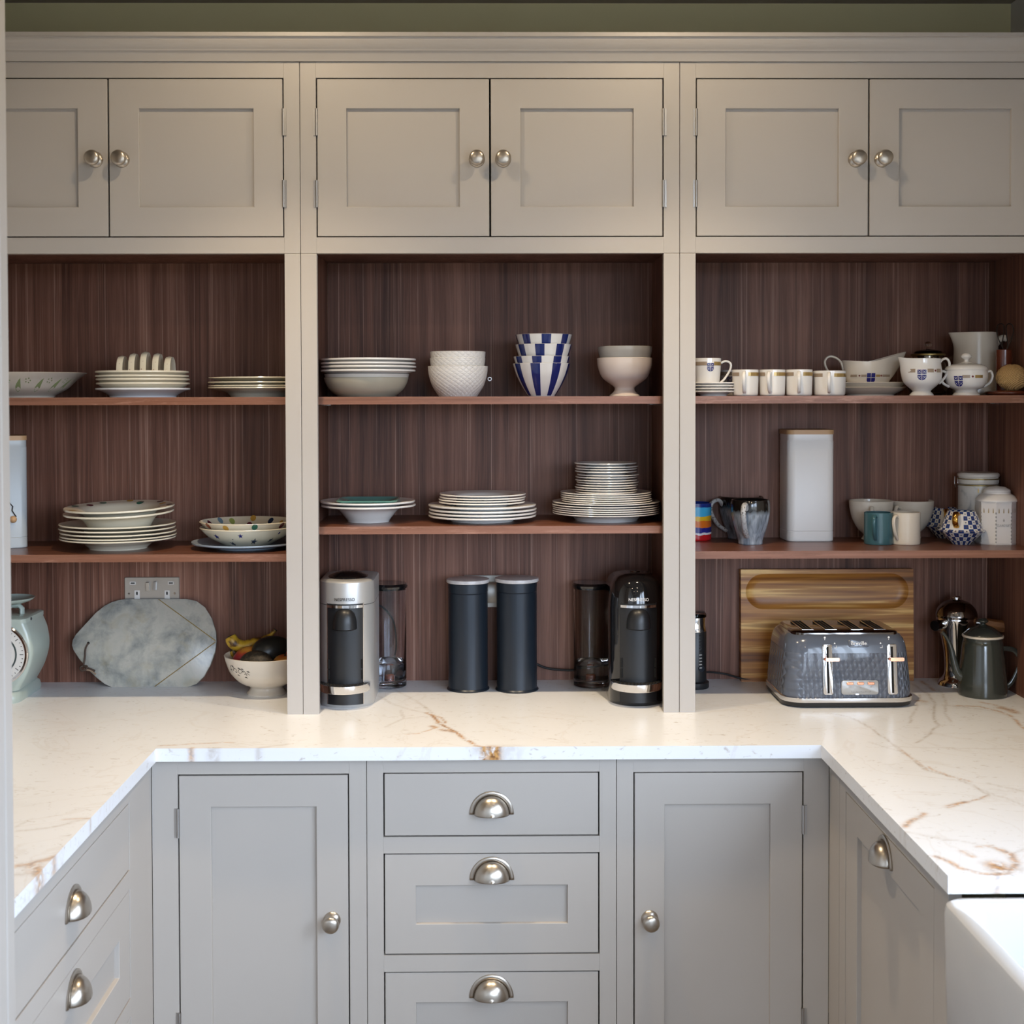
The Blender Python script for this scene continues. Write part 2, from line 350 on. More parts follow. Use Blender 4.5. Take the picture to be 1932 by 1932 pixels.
def wrap_band(mb, R, z0, z1, th0, th1, off=.0006, n=10):
    for k in range(n):
        a, b = th0+(th1-th0)*k/n, th0+(th1-th0)*(k+1)/n
        mb.add([((R(z)+off)*math.sin(t), -(R(z)+off)*math.cos(t), z) for t, z in ((a, z0), (b, z0), (b, z1), (a, z1))], [(0, 1, 2, 3)])
    return mb
def circle(r, n=16, c=(0, 0), sy=1): return [(c[0]+r*math.cos(2*PI*k/n), c[1]+sy*r*math.sin(2*PI*k/n)) for k in range(n)]
def star(r, rot=0): return [((r if k % 2 == 0 else r*.42)*math.sin(rot+k*PI/5), (r if k % 2 == 0 else r*.42)*math.cos(rot+k*PI/5)) for k in range(10)]
def text(name, s_, size, mt, parent, loc, rot=(PI/2, 0, 0), extrude=.0003, bend=None, sx=1.0):
    c = bpy.data.curves.new(name, 'FONT'); c.body = s_; c.size = size; c.align_x = 'CENTER'; c.align_y = 'CENTER'; c.extrude = extrude
    t = bpy.data.objects.new(name, c); COL.objects.link(t)
    me = bpy.data.meshes.new_from_object(t.evaluated_get(bpy.context.evaluated_depsgraph_get()))
    bpy.data.objects.remove(t); me.materials.clear(); me.name = name
    for v in me.vertices:
        v.co.x *= sx
        if bend: a = v.co.x/bend; v.co.x, v.co.z = bend*math.sin(a), v.co.z-bend*(1-math.cos(a))
    return obj(name, me, mt, parent, loc, rot)

# ------------------------------------------------------------ room
YU, YB, YF, YC = 3.21, 3.59, 2.9225, 2.9005     # dresser front, dresser back panel, base front, worktop edge
XA, XB, XM = -.437, .461, .0116
XL, XR, ZT, ZTB = -.7117, .7247, .91, .8815
WL, WR, WBK, CEIL = -1.40, 1.40, 3.605, 2.708
def sbox(name, q, mt): return struct(obj(name, MB().box(*q).me(name), mt))
sbox('floor', (-1.5, 1.5, -2.5, 3.7, -.1, 0), 'floor_oak')
sbox('ceiling', (-1.5, 1.5, -2.5, 3.7, CEIL, CEIL+.1), 'ceiling_paint')
sbox('wall_back', (-1.5, 1.5, WBK, 3.7, 0, CEIL), 'wall_paint')
sbox('wall_left', (-1.5, WL, -2.5, 3.605, 0, CEIL), 'room_white')
def wall_hole(name, O, I, y0, y1, mt, rz, loc): return struct(obj(name, MB().ring_plate(O, I, y0, y1).me(name), mt, None, loc, (0, 0, rz)))
mb = MB().ring_plate((.40, 3.605, 0, CEIL), WIN_R, -.1, 0); mb.ring_plate((-2.5, .40, 0, CEIL), WIN_FILL_D, -.1, 0)
struct(obj('wall_right', mb.me('wall_right'), 'room_white', None, (WR, 0, 0), (0, 0, PI/2)))
wall_hole('wall_front', (-1.5, 1.5, 0, CEIL), WIN_FILL_B, -.1, 0, 'room_white', 0, (0, -2.4, 0))
def window(name, O, y0, y1, mt, rz, loc, cols):
    e = bpy.data.objects.new(name, None); COL.objects.link(e); e.location = loc; e.rotation_euler = (0, 0, rz); struct(e)
    i = .05; obj('window_frame', MB().ring_plate(O, (O[0]+i, O[1]-i, O[2]+i, O[3]-i), y0, y1).me('window_frame'), mt, e)
    for k in range(1, cols):
        x = O[0]+(O[1]-O[0])*k/cols; obj('mullion', MB().box(x-.02, x+.02, y0, y1, O[2]+i, O[3]-i).me('mullion'), mt, e)
window('window_1', WIN_R, -.08, -.03, 'room_white', PI/2, (WR, 0, 0), 2)
window('added_window_3', WIN_FILL_B, -.08, -.03, 'room_white', 0, (0, -2.4, 0), 2)  # made-up opening out of view, lets in cool fill from behind
window('added_window_2', WIN_FILL_D, -.08, -.03, 'room_white', PI/2, (WR, 0, 0), 3)  # made-up opening out of view, sends daylight onto the shelf fronts

# ceiling downlights: the front pair light the dresser, the rear four are added fill
def downlight(x, y, label, e=SPOT, cone=177, beam=BEAM):
    t = thing('downlight', label, 'downlight', (x, y, CEIL), 0, 'ceiling downlights in front of the dresser')
    obj('bezel', MB().lathe([(.030, -.001), (.030, -.006), (.045, -.006), (.048, -.001)], 32).me('bezel', 40), 'hinge_steel', t)
    l = bpy.data.lights.new('lamp', 'SPOT'); l.energy = e; l.spot_size = math.radians(cone); l.spot_blend = .7; l.shadow_soft_size = .028
    l.color = (1.0, .79, .53)
    o = bpy.data.objects.new('lamp', l); COL.objects.link(o); o.parent = t; o.location = (0, 0, -.014)
    l.spot_blend = .45
    if beam:   # the reflector's narrower main beam
        l2 = l.copy(); l2.energy = beam; l2.spot_size = math.radians(92); l2.spot_blend = 1.0
        o2 = bpy.data.objects.new('beam', l2); COL.objects.link(o2); o2.parent = t; o2.location = (0, 0, -.014)
downlight(-.46, 2.70, 'round ceiling downlight over the left half of the worktop')
downlight(.44, 2.70, 'round ceiling downlight over the right half of the worktop')
downlight(-.46, 1.45, 'added round ceiling fill downlight over the floor beside the larder unit', FILL, 172, 0)  # this and the next three: unseen lamps added for warm frontal fill
downlight(.44, 1.45, 'added round ceiling fill downlight over the floor beside the sink', FILL, 172, 0)
downlight(-.46, .1, 'added round ceiling fill downlight over the middle of the room on the larder side', FILL, 172, 0)
downlight(.44, .1, 'added round ceiling fill downlight over the middle of the room on the window side', FILL, 172, 0)

# ------------------------------------------------------------ cabinet parts (local: front faces -Y, y=0 is the frame face)
FR_T = .022
knob_prof = [(0, -.0005), (.0150, -.0005), (.0155, .002), (.013, .005), (.0075, .009), (.0068, .015), (.0105, .019), (.0150, .0235), (.0158, .028), (.0145, .0325), (.010, .0355), (0, .037)]
KNOB = MB().lathe(bez([(r*1.16, z*1.06) for r, z in knob_prof], 3), 28).me('knob', 60)
HINGE = MB().lathe([(0, 0), (.0036, 0), (.0036, .0635), (0, .0635)], 10).box(-.0075, -.001, -.0004, .0025, 0, .0635).me('hinge', 50)
def pull_mesh():
    mb = MB(); na, nb = 28, 10; vs = []; fs = []
    for b in range(nb+1):
        B = b/nb*PI/2
        for a in range(na+1):
            A = a/na*PI; vs.append((.0385*math.cos(A)*math.cos(B)**.8, -.0275*math.sin(B)-.002, .041*math.sin(A)*math.cos(B)**.8))
    for b in range(nb):
        for a in range(na): i = b*(na+1)+a; fs.append((i, i+1, i+na+2, i+na+1))
    mb.add(vs, fs); vs = []; fs = []
    for r, y in ((.0385, -.004), (.0465, -.004), (.0485, -.0025), (.0485, 0)):
        for a in range(na+1): A = a/na*PI; vs.append((r*math.cos(A), y, (r+.002)*math.sin(A)))
    for b in range(3):
        for a in range(na): i = b*(na+1)+a; fs.append((i, i+1, i+na+2, i+na+1))
    mb.add(vs, fs); return mb.me('cup_pull', 50)
PULL = pull_mesh()
def put(name, me, mt, parent, loc, rot=(0, 0, 0)): return obj(name, me, mt, parent, loc, rot)
def leaf(t, kind, x0, x1, z0, z1, panel=None, knob=None, pull=None, hinge=None, hz=()):
    """door or drawer front set inside the frame, with recessed panel and fittings"""
    gp = .0028; q = (x0+gp, x1-gp, z0+gp, z1-gp)
    if panel:
        d = obj(kind, MB().ring_plate(q, panel, .0005, .020).me(kind), 'cabinet_paint', t, bevel=.0012)
        obj('panel', MB().box(panel[0]-.004, panel[1]+.004, .0105, .018, panel[2]-.004, panel[3]+.004).me('panel'), 'cabinet_paint', d)
    else: d = obj(kind, MB().box(q[0], q[1], .0005, .020, q[2], q[3]).me(kind), 'cabinet_paint', t, bevel=.0012)
    if knob: put('knob', KNOB, 'brushed_nickel', d, (knob[0], .0005, knob[1]), (PI/2, 0, 0))
    if pull: s_ = put('cup_pull', PULL, 'brushed_nickel', d, (pull[0], .0005, pull[1])); sm = s_.modifiers.new('wall', 'SOLIDIFY'); sm.thickness = .0014
    for z in hz: put('hinge', HINGE, 'hinge_steel', d, (x0+.001 if hinge == 'L' else x1-.001, -.0015, z), (0, 0, 0 if hinge == 'L' else PI))
    return d
def cabinet(name, label, loc, rz, W, z0, z1, depth, rails, stL=.038, stR=.038, cat='cabinet', back=True, zc=None):
    t = thing(name, label, cat, loc, rz)
    obj('stile', MB().box(.0006, stL, 0, FR_T, z0, z1).me('stile'), 'cabinet_paint', t, bevel=.0008)
    obj('stile', MB().box(W-stR, W-.0006, 0, FR_T, z0, z1).me('stile'), 'cabinet_paint', t, bevel=.0008)
    for a, b in rails: obj('rail', MB().box(stL, W-stR, 0, FR_T, a, b).me('rail'), 'cabinet_paint', t)
    if back:
        zc = zc or z0
        c = MB().box(.002, .02, FR_T, depth, zc, z1).box(W-.02, W-.002, FR_T, depth, zc, z1).box(.02, W-.02, FR_T, depth, zc, zc+.018)
        c.box(.02, W-.02, FR_T, depth, z1-.018, z1).box(.02, W-.02, depth-.008, depth, zc+.018, z1-.018)
        obj('carcass', c.me('carcass'), 'cabinet_paint', t)
    return t

# wall cupboards over the open shelves
Z0, Z1, DZ0, DZ1, PZ0, PZ1 = 2.0058, 2.4556, 2.0435, 2.4188, 2.1154, 2.3470
for x0, x1, xm, nm in ((XA-.8985, XA, -.8880, 'above the shelves with the kitchen scale'), (XA, XB, XM, 'above the shelves with the two coffee machines'), (XB, XB+.8985, .9108, 'above the shelves with the toaster')):
    W = x1-x0
    t = cabinet('wall_cupboard', 'painted two-door wall cupboard with round knobs '+nm, (x0, YU, 0), 0, W, Z0, Z1, .38, [(Z0, DZ0), (DZ1, Z1)], zc=2.0245)
    a, b, mm = .038, W-.038, xm-x0
    leaf(t, 'door', a, mm+.0008, DZ0, DZ1, (a+.0715, mm-.072, PZ0, PZ1), knob=(mm-.031, 2.2265), hinge='L', hz=(2.114, 2.2825))
    leaf(t, 'door', mm-.0008, b, DZ0, DZ1, (mm+.072, b-.0715, PZ0, PZ1), knob=(mm+.031, 2.2265), hinge='R', hz=(2.114, 2.2825))
# cornice moulding
cp = [(3.21, 2.4562), (3.2030, 2.4562), (3.2015, 2.4600), (3.1985, 2.4640), (3.1960, 2.4700), (3.1925, 2.4740), (3.1860, 2.4765), (3.1845, 2.4790), (3.1830, 2.4800), (3.1760, 2.4850), (3.1700, 2.4925), (3.1660, 2.4995), (3.1650, 2.5020), (3.1570, 2.5030), (3.1570, 2.5120), (3.21, 2.5120)]
mb = MB(); mb.loft([[(x, y, z) for y, z in cp] for x in (WL+.002, WR-.002)])
mb.box(WL+.002, WR-.002, 3.21, 3.60, 2.4570, 2.4700)
tag(obj('cornice', mb.me('cornice', 30), 'cabinet_paint'), 'long moulded cornice running along the top of the wall cupboards', 'cornice')

# open shelf units lined in walnut
ZC1, ZC2, ZL2, ZR2, ZS = 1.6663, 1.352, 1.2865, 1.2892, .0185
YS = 3.268
def open_unit(x0, x1, low, nm):
    t = thing('open_shelf_unit', 'open walnut-lined shelf unit with pale painted stiles '+nm, 'shelf unit', (0, 0, 0))
    for a, b in ((x0+.0006, x0+.038), (x1-.038, x1-.0006)):
        obj('stile', MB().box(a, b, YU, YU+.02, ZT, Z0-.0008).me('stile'), 'cabinet_paint', t, bevel=.0008)
    for a, b in ((x0+.001, x0+.0185), (x1-.0185, x1-.001)):
        obj('side_panel', MB().box(a, b, YU+.0205, YB, ZT, 2.020).me('side_panel'), 'walnut_panel', t)
    obj('back_panel', MB().box(x0+.019, x1-.019, YB, YB+.012, ZT, 2.020).me('back_panel'), 'walnut_panel', t)
    obj('top_panel', MB().box(x0+.001, x1-.001, YU+.0225, YB+.012, 2.0205, 2.0240).me('top_panel'), 'walnut_panel', t)
    for z in (ZC1, low):
        s_ = obj('shelf', MB().box(x0+.0190, x1-.0190, YS+.0012, YB-.001, z-ZS, z).me('shelf'), 'walnut_shelf', t)
        obj('edging', MB().box(x0+.0190, x1-.0190, YS, YS+.0012, z-ZS, z).me('edging'), 'walnut_edge', s_)
        for xx in (x0+.026, x1-.026):
            for yy in (YS+.05, YB-.05):
                obj('shelf_pin', MB().box(xx-.006, xx+.006, yy-.004, yy+.004, z-ZS-.004, z-ZS).me('shelf_pin'), 'chrome', s_)
    return t
unitL = open_unit(XA-.8985, XA, ZL2, 'holding the kitchen scale and marble board')
unitC = open_unit(XA, XB, ZC2, 'holding the coffee machines')
unitR = open_unit(XB, XB+.8985, ZR2, 'holding the toaster')
obj('cable_grommet', MB().lathe([(.0035, 0), (.0035, .0015), (.0055, .0015), (.0055, 0)], 20).me('cable_grommet', 40), 'chrome', unitC, at(924, 715, 1, YB-.0001), (PI/2, 0, 0))

# base cabinets
tb = ZTB-.0005
t = cabinet('base_cupboard', 'grey painted base cupboard with tall door hinged beside the left drawers', (-.7275, YF, 0), 0, -.2614+.7275, .10, tb, .62, [(.8478, tb), (.10, .14)], stL=.0565)
leaf(t, 'door', .0565, .4281, .14, .8470, (.1285, .3568, .212, .7757), knob=(.390, .5265), hinge='L', hz=(.710, .2625))
t = cabinet('drawer_cabinet', 'grey painted three-drawer base cabinet between the two base cupboards', (-.2614, YF, 0), 0, .5438, .10, tb, .62, [(.8490, tb), (.6722, .7080), (.4120, .4485), (.10, .14)], stL=.0362, stR=.0370)
x0 = -.2614
leaf(t, 'drawer', .0362, .5068, .7080, .8490, pull=(.0105-x0, .7570))
leaf(t, 'drawer', .0362, .5068, .4485, .6722, (.1063, .4371, .5165, .6007), pull=(.0108-x0, .6135))
leaf(t, 'drawer', .0362, .5068, .14, .4120, (.1063, .4371, .212, .3436), pull=(.009-x0, .3545))
t = cabinet('base_cupboard', 'grey painted base cupboard with tall door hinged beside the sink run', (.2824, YF, 0), 0, .4650, .10, tb, .62, [(.8475, tb), (.10, .14)], stL=.0370, stR=.0560)
leaf(t, 'door', .0370, .4090, .14, .8475, (.1052, .3361, .212, .7758), knob=(.0728, .5250), hinge='R', hz=(.710, .2625))
# left run, facing +X
t = cabinet('drawer_cabinet', 'pale grey painted drawer cabinet under the left worktop, beside the tall larder', (-.7275, 2.0, 0), PI/2, YF-2.0+.0, .10, tb, .60, [(.8425, tb), (.6651, .7037), (.4040, .4400), (.10, .14)], stL=.038, stR=.181, back=False)
for a, b, pn, pl in ((.7037, .8425, None, .757), (.4400, .6651, (.1085, .6600, .5155, .5897), .606), (.14, .4040, (.1085, .6600, .212, .335), .3445)):
    leaf(t, 'drawer', .038, .7415, a, b, pn, pull=(.3675, pl))
obj('carcass', MB().box(.002, .74, FR_T, .03, .10, .80).me('carcass'), 'cabinet_paint', t)
# right run, facing -X
t = cabinet('pull_out_cabinet', 'shaded taupe painted pull-out cabinet under the right worktop, beside the sink', (.7475, 2.8378, 0), -PI/2, .6743, .10, tb, .60, [(.8425, tb), (.10, .14)], stL=.0480, stR=.0700, back=False)
leaf(t, 'door', .0480, .6043, .14, .8425, (.1326, .5240, .212, .7742), pull=(.325, .7890))
obj('carcass', MB().box(.002, .66, FR_T, .03, .10, .80).me('carcass'), 'cabinet_paint', t)
tag(obj('corner_filler', MB().box(.7475, .7675, 2.8384, 2.9220, .10, tb).me('corner_filler'), 'cabinet_paint'), 'narrow painted filler post in the corner beside the pull-out cabinet', 'filler panel')
tag(obj('corner_filler', MB().box(WL+.002, -1.336, YU, YU+.022, ZT, Z1).me('corner_filler'), 'cabinet_paint'), 'narrow painted filler strip between the dresser and the left wall', 'filler panel')
tag(obj('corner_filler', MB().box(1.3600, WR-.002, YU, YU+.022, ZT, Z1).me('corner_filler'), 'cabinet_paint'), 'narrow painted filler strip between the dresser and the window wall', 'filler panel')
# tall larder unit at the left
t = thing('larder_unit', 'tall pale painted larder unit at the end of the left worktop', 'cabinet', (-.700, 1.20, 0), PI/2)
obj('stile', MB().box(.7640, .7950, 0, .022, .05, 2.55).me('stile'), 'cabinet_paint', t, bevel=.002)
obj('stile', MB().box(0, .038, 0, .022, .05, 2.55).me('stile'), 'cabinet_paint', t, bevel=.002)
leaf(t, 'door', .038, .764, .12, 2.5, (.13, .67, .22, 2.4))
obj('side_panel', MB().box(.775, .7940, .022, .66, .05, 2.55).me('side_panel'), 'cabinet_paint', t)
obj('carcass', MB().box(.002, .775, .03, .66, .05, 2.55).me('carcass'), 'cabinet_paint', t)

# ------------------------------------------------------------ worktop (one continuous marble slab with its veins)
def vein_lines():
    O = [([(805, 1345), (818, 1352), (828, 1363), (842, 1372), (860, 1381), (880, 1396), (895, 1406), (910, 1408.5), (925, 1412)], .0045, 1),
         ([(926, 1409.5), (938, 1409.5)], .009, 1), ([(806, 1346), (833, 1354), (841, 1362), (836, 1367), (822, 1364)], .003, .8),
         ([(815, 1370), (838, 1378), (858, 1381)], .007, .8), ([(765, 1385), (790, 1384), (812, 1377), (824, 1371)], .003, .6),
         ([(1800, 1331), (1848, 1333), (1885, 1342), (1908, 1351), (1932, 1374)], .004, .8), ([(1890, 1336), (1905, 1339), (1915, 1344)], .012, .8),
         ([(1852, 1325), (1875, 1330), (1895, 1334)], .006, .6), ([(1738, 1285), (1755, 1297), (1762, 1303)], .005, .7), ([(1732, 1322), (1742, 1323)], .011, .55),
         ([(1788, 1522), (1806, 1517), (1822, 1513)], .006, .9), ([(1822, 1513), (1845, 1508), (1862, 1501)], .003, .7), ([(1708, 1560), (1722, 1547), (1744, 1535)], .006, .75),
         ([(1765, 1616), (1790, 1625), (1812, 1638), (1850, 1648), (1880, 1651)], .005, .8), ([(1878, 1632), (1888, 1640)], .018, .9),
         ([(1880, 1650), (1905, 1645), (1918, 1628), (1908, 1612), (1885, 1602)], .007, .75), ([(1816, 1606), (1835, 1616)], .006, .6), ([(1845, 1598), (1870, 1596), (1885, 1602)], .005, .5),
         ([(1752, 1447), (1790, 1465), (1830, 1474)], .003, .55), ([(1695, 1413), (1725, 1434), (1748, 1452)], .003, .5),
         ([(32, 1634), (60, 1628), (88, 1622), (118, 1612)], .008, .6), ([(60, 1632), (75, 1645), (82, 1655)], .012, .7), ([(300, 1407), (380, 1403), (440, 1401)], .004, .5),
         ([(362, 1411.5), (360, 1412.5)], .006, .7), ([(120, 1546), (168, 1544)], .004, .4)]
    Gy = [([(700, 1304), (735, 1325), (770, 1338), (805, 1345)], .003, .55), ([(745, 1302), (790, 1325), (815, 1345)], .003, .45), ([(728, 1372), (760, 1356), (800, 1352)], .003, .6), ([(756, 1340), (762, 1356)], .003, .5),
          ([(1720, 1290), (1752, 1310), (1765, 1330), (1762, 1350), (1768, 1372), (1750, 1388), (1728, 1402)], .003, .8), ([(1770, 1300), (1785, 1320), (1782, 1345), (1795, 1362)], .003, .6),
          ([(1735, 1310), (1728, 1340), (1715, 1365)], .003, .6), ([(1780, 1330), (1830, 1336), (1880, 1341)], .004, .7), ([(1560, 1345), (1600, 1352), (1640, 1372), (1690, 1408), (1730, 1440), (1748, 1453), (1800, 1466), (1845, 1488), (1865, 1500)], .003, .8),
          ([(1670, 1408), (1780, 1411), (1932, 1414)], .003, .45), ([(1700, 1418), (1640, 1400)], .003, .35), ([(1865, 1478), (1932, 1494)], .004, .5), ([(1845, 1488), (1895, 1505), (1932, 1520)], .003, .4),
          ([(1700, 1568), (1760, 1580), (1830, 1590), (1880, 1600)], .003, .45), ([(1905, 1612), (1932, 1602)], .003, .5), ([(32, 1568), (90, 1562), (170, 1544)], .004, .5), ([(32, 1650), (110, 1646)], .008, .4),
          ([(485, 1411.6), (545, 1404)], .004, .45), ([(905, 1410), (970, 1410)], .02, .30), ([(395, 1412), (408, 1412)], .008, .5), ([(1932, 1640), (1880, 1652)], .01, .4), ([(30, 1560), (60, 1545)], .003, .4)]
    return O, Gy
def worktop():
    def ax(br, st):
        o = []
        for a, b in zip(br[:-1], br[1:]): o += list(np.linspace(a, b, max(2, int(round((b-a)/st))+1))[:-1])
        return np.array(o+[br[-1]])
    xs = ax([WL+.001, XL, XR, 1.30, WR-.001], .005); ys = ax([1.3, 2.0, 2.1001, YC, WBK-.003], .0055)
    xs_i = {}; nx, ny = len(xs), len(ys); X, Y = np.meshgrid(xs, ys, indexing='ij')
    cx, cy = (xs[:-1]+xs[1:])/2, (ys[:-1]+ys[1:])/2; CX_, CY_ = np.meshgrid(cx, cy, indexing='ij')
    keep = (CY_ > YC) | ((CX_ < XL) & (CY_ > 2.0)) | ((CX_ > XR) & (CY_ > 2.1001)) | (CX_ > 1.30)
    used = -np.ones((nx, ny), int); ii, jj = np.nonzero(keep); quads = np.stack([ii*ny+jj, (ii+1)*ny+jj, (ii+1)*ny+jj+1, ii*ny+jj+1], 1)
    uniq, inv = np.unique(quads, return_inverse=True); inv = inv.reshape(quads.shape)
    vx, vy = X.ravel()[uniq], Y.ravel()[uniq]; n = len(uniq)
    e = np.concatenate([inv[:, [0, 1]], inv[:, [1, 2]], inv[:, [2, 3]], inv[:, [3, 0]]]); key = np.sort(e, 1); k2 = key[:, 0]*n+key[:, 1]
    uq, ct = np.unique(k2, return_counts=True); bd = e[np.isin(k2, uq[ct == 1])]
    bv = np.unique(bd); low = {int(b): n+i for i, b in enumerate(bv)}
    verts = np.concatenate([np.stack([vx, vy, np.full(n, ZT)], 1), np.stack([vx[bv], vy[bv], np.full(len(bv), ZTB)], 1)])
    faces = [tuple(q) for q in inv.tolist()]+[(int(b), int(a), low[int(a)], low[int(b)]) for a, b in bd]
    me = bpy.data.meshes.new('worktop'); me.from_pydata(verts.tolist(), [], faces)
    O, Gy = vein_lines(); rs = np.random.RandomState(3)
    for nm, L in (('vein_orange', O), ('vein_grey', Gy)):
        val = np.zeros(len(verts)); P = verts[:, :2]
        for pts, wd, st in L:
            w2 = [np.array(at(px, py, 2, ZT)[:2]) for px, py in pts]; q = []
            for a, b in zip(w2[:-1], w2[1:]):
                k = max(1, int(np.hypot(*(b-a))/.02))
                for s_ in range(k): q.append(a+(b-a)*s_/k+(rs.randn(2)*.0018 if s_ else 0))
            q.append(w2[-1])
            lo = np.min(q, 0)-.05; hi = np.max(q, 0)+.05; msk = np.nonzero(np.all((P > lo) & (P < hi), 1))[0]; p = P[msk]
            for a, b in zip(q[:-1], q[1:]):
                d = b-a; tt = np.clip(((p-a)@d)/(d@d+1e-9), 0, 1)[:, None]; ds = np.hypot(*(p-a-d*tt).T)
                val[msk] = np.maximum(val[msk], st*np.exp(-(ds/wd)**2))
        at_ = me.attributes.new(nm, 'FLOAT', 'POINT'); at_.data.foreach_set('value', val.astype(np.float32))
    me.update(); o = obj('worktop', me, 'marble_worktop')
    tag(o, 'continuous white marble worktop with rusty orange veins, wrapping round three sides', 'worktop')
worktop()

# ------------------------------------------------------------ belfast sink and its cabinet
t = thing('belfast_sink', 'deep white glazed sink set below the right end of the worktop', 'sink', (1.010, 1.775, .6612))
rg = [rrect(.585, .60, .020, 0, n=5), rrect(.60, .62, .03, .02, n=5), rrect(.605, .635, .030, .205, n=5), rrect(.600, .630, .030, .2155, n=5), rrect(.590, .620, .030, .2195, n=5),
      rrect(.558, .588, .030, .2195, n=5), rrect(.548, .578, .032, .2155, n=5), rrect(.543, .573, .034, .205, n=5), rrect(.52, .55, .06, .04, n=5), rrect(.45, .48, .06, .022, n=5)]
obj('basin', MB().loft(rg).me('basin', 35), 'fireclay', t)
obj('drain', MB().lathe([(0, .0), (.03, .0), (.042, .003), (.045, 0)], 28).me('drain', 40), 'chrome', t, (0, 0, .0225))
t = cabinet('sink_cabinet', 'painted two-door cabinet below the white sink', (.7475, 2.1630, 0), -PI/2, .775, .10, .652, .5, [(.605, .652), (.10, .14)])
leaf(t, 'door', .038, .388, .14, .605, (.108, .318, .21, .535), knob=(.36, .5)); leaf(t, 'door', .387, .737, .14, .605, (.457, .667, .21, .535), knob=(.415, .5))

# ------------------------------------------------------------ crockery helpers
def gx(px, Y, py=900): return at(px, py, 1, Y).x
def gz(py, Y, px=950): return at(px, py, 1, Y).z
def stand(px, py, z): p = at(px, py, 2, z); return p.x, p.y
def mm(px, Y): return px*Y/F_PX
def plate_prof(R, H, t, f, kb=.58, kw=.66, zw=.6):
    zb = f+zw*(H-f-t); rb = kb*R
    lo = [(0, f), (rb-.004, f), (rb-.003, 0), (rb, 0), (rb+.0008, f)]+bez([(rb+.001, f), (kw*R, zb), (R-.004, H-t*1.05)], 5)[1:]
    return lo+[(R-.0008, H-t), (R, H-t*.5), (R-.0008, H)]+bez([(R-.004, H-t*.06), (kw*R-.001, zb+t), (rb-.004, f+t)], 5)[1:]+[(0, f+t)]
ORD = ['lowest', 'second', 'third', 'fourth', 'fifth', 'sixth', 'seventh', 'eighth', 'ninth', 'tenth', 'eleventh', 'twelfth', 'topmost']
def ordn(i, n):
    if n == 1: return 'single'
    if i == 0: return 'lowest'
    if i == n-1: return 'topmost'
    return ORD[i]+'-from-bottom'
def stack(name, cat, lab, where, px, Y, z0, Rpx, rims, mt, kb=.58, kw=.66, zw=.6, tmax=.0045, group=None, wob=.0015, tilt=(0, 0), segs=56):
    """plates piled in one stack; rims = photo rows of their front rim edges, bottom to top. returns list of objects and z of the top well"""
    X = gx(px, Y, rims[0]); R = mm(Rpx, Y); zr = [gz(y, Y-R, px) for y in rims]
    pit = min([b-a for a, b in zip(zr[:-1], zr[1:])]+[.009]); pit = max(pit, .0042); t_ = min(tmax, pit*.56); f = min(.004, pit-t_-.0002)
    H = max(zr[0]-z0, f+t_+.004); me = MB().lathe(plate_prof(R, H, t_, f, kb, kw, zw), segs).me(name, 45); out = []; z = z0
    for i in range(len(rims)):
        if i: z += max(zr[i]-zr[i-1], f+t_+.0002)
        o = obj(name, me, mt, None, (X+random.uniform(-wob, wob), Y+random.uniform(-wob, wob)*.4, z), (tilt[0], tilt[1], random.uniform(0, 6)) if i < 0 else (tilt[0], tilt[1], 0))
        l = (ordn(i, len(rims))+' '+lab+' '+where) if len(rims) > 1 else lab+' '+where
        tag(o, l, cat, group); out.append(o)
    return out, z+f+t_, X, R
def bowl(name, cat, lab, X, Y, z, outer, mt, t_=.003, zfloor=None, group=None, segs=56, sm=5, tilt=(0, 0, 0)):
    pr, o_, inn = vessel(outer, t_, zfloor, sm); ob = obj(name, MB().lathe(pr, segs).me(name, 45), mt, None, (X, Y, z), tilt)
    tag(ob, lab, cat, group); return ob, rfun(o_), rfun(inn)
def sc(pts, s_): return [(r*s_, z*s_) for r, z in pts]

# ---- left unit, upper shelf
z = ZC1
Y = 3.435; X = gx(48, Y); R = mm(113, Y); H = gz(700, Y-R)-z
b, ro, ri = bowl('serving_bowl', 'bowl', 'wide cream serving bowl printed with pale green leaves beside the toast rack', X, Y, z, [(.072, 0), (.074, .004), (.080, .008), (.105, .022), (.128, .044), (R, H)], 'ceramic_warm', .0035, .010)
for k, th in enumerate((-.62, -.18, .20, .62, 1.0, 1.3)):
    leafp = [(u_*math.cos(.3)+v_*math.sin(.3), v_*math.cos(.3)-u_*math.sin(.3)) for u_, v_ in ((-.0045, -.014), (0, -.018), (.0055, -.013), (.0068, -.005), (.0042, .006), (.0012, .018), (-.0012, .013), (-.0045, .003), (-.0062, -.006))]
    obj('leaf_print', decal(MB(), leafp, ro, H*.50, th).me('leaf_print'), 'ink_green', b)
    mb = MB()
    for q in range(5): decal(mb, circle(.0018, 6, (.0055*math.cos(q*1.26), .0055*math.sin(q*1.26))), ro, H*.68, th+.19)
    obj('sprig_print', mb.me('sprig_print'), 'ink_green', b)
Y = 3.40
s1, zt, X, R = stack('tea_plate', 'plate', 'white tea plate', 'under the toast rack', 270.5, Y, z, 87, [731.5], 'ceramic_cool', .70, .8, .45)
s2, zt, X, R = stack('tea_plate', 'plate', 'cream tea plate', 'under the toast rack', 270, Y, zt+.0006, 86, [721, 713, 706.5, 698.5], 'ceramic_cream', .72, .82, .45, wob=.002)
t = thing('toast_rack', 'cream ceramic toast rack with five rounded fins on stacked tea plates', 'toast rack', (gx(270.5, Y), Y+.005, zt))
obj('base', MB().loft([rrect(.150, .075, .02, 0), rrect(.155, .08, .022, .004), rrect(.152, .077, .02, .009)]).me('base', 40), 'ceramic_cream', t)
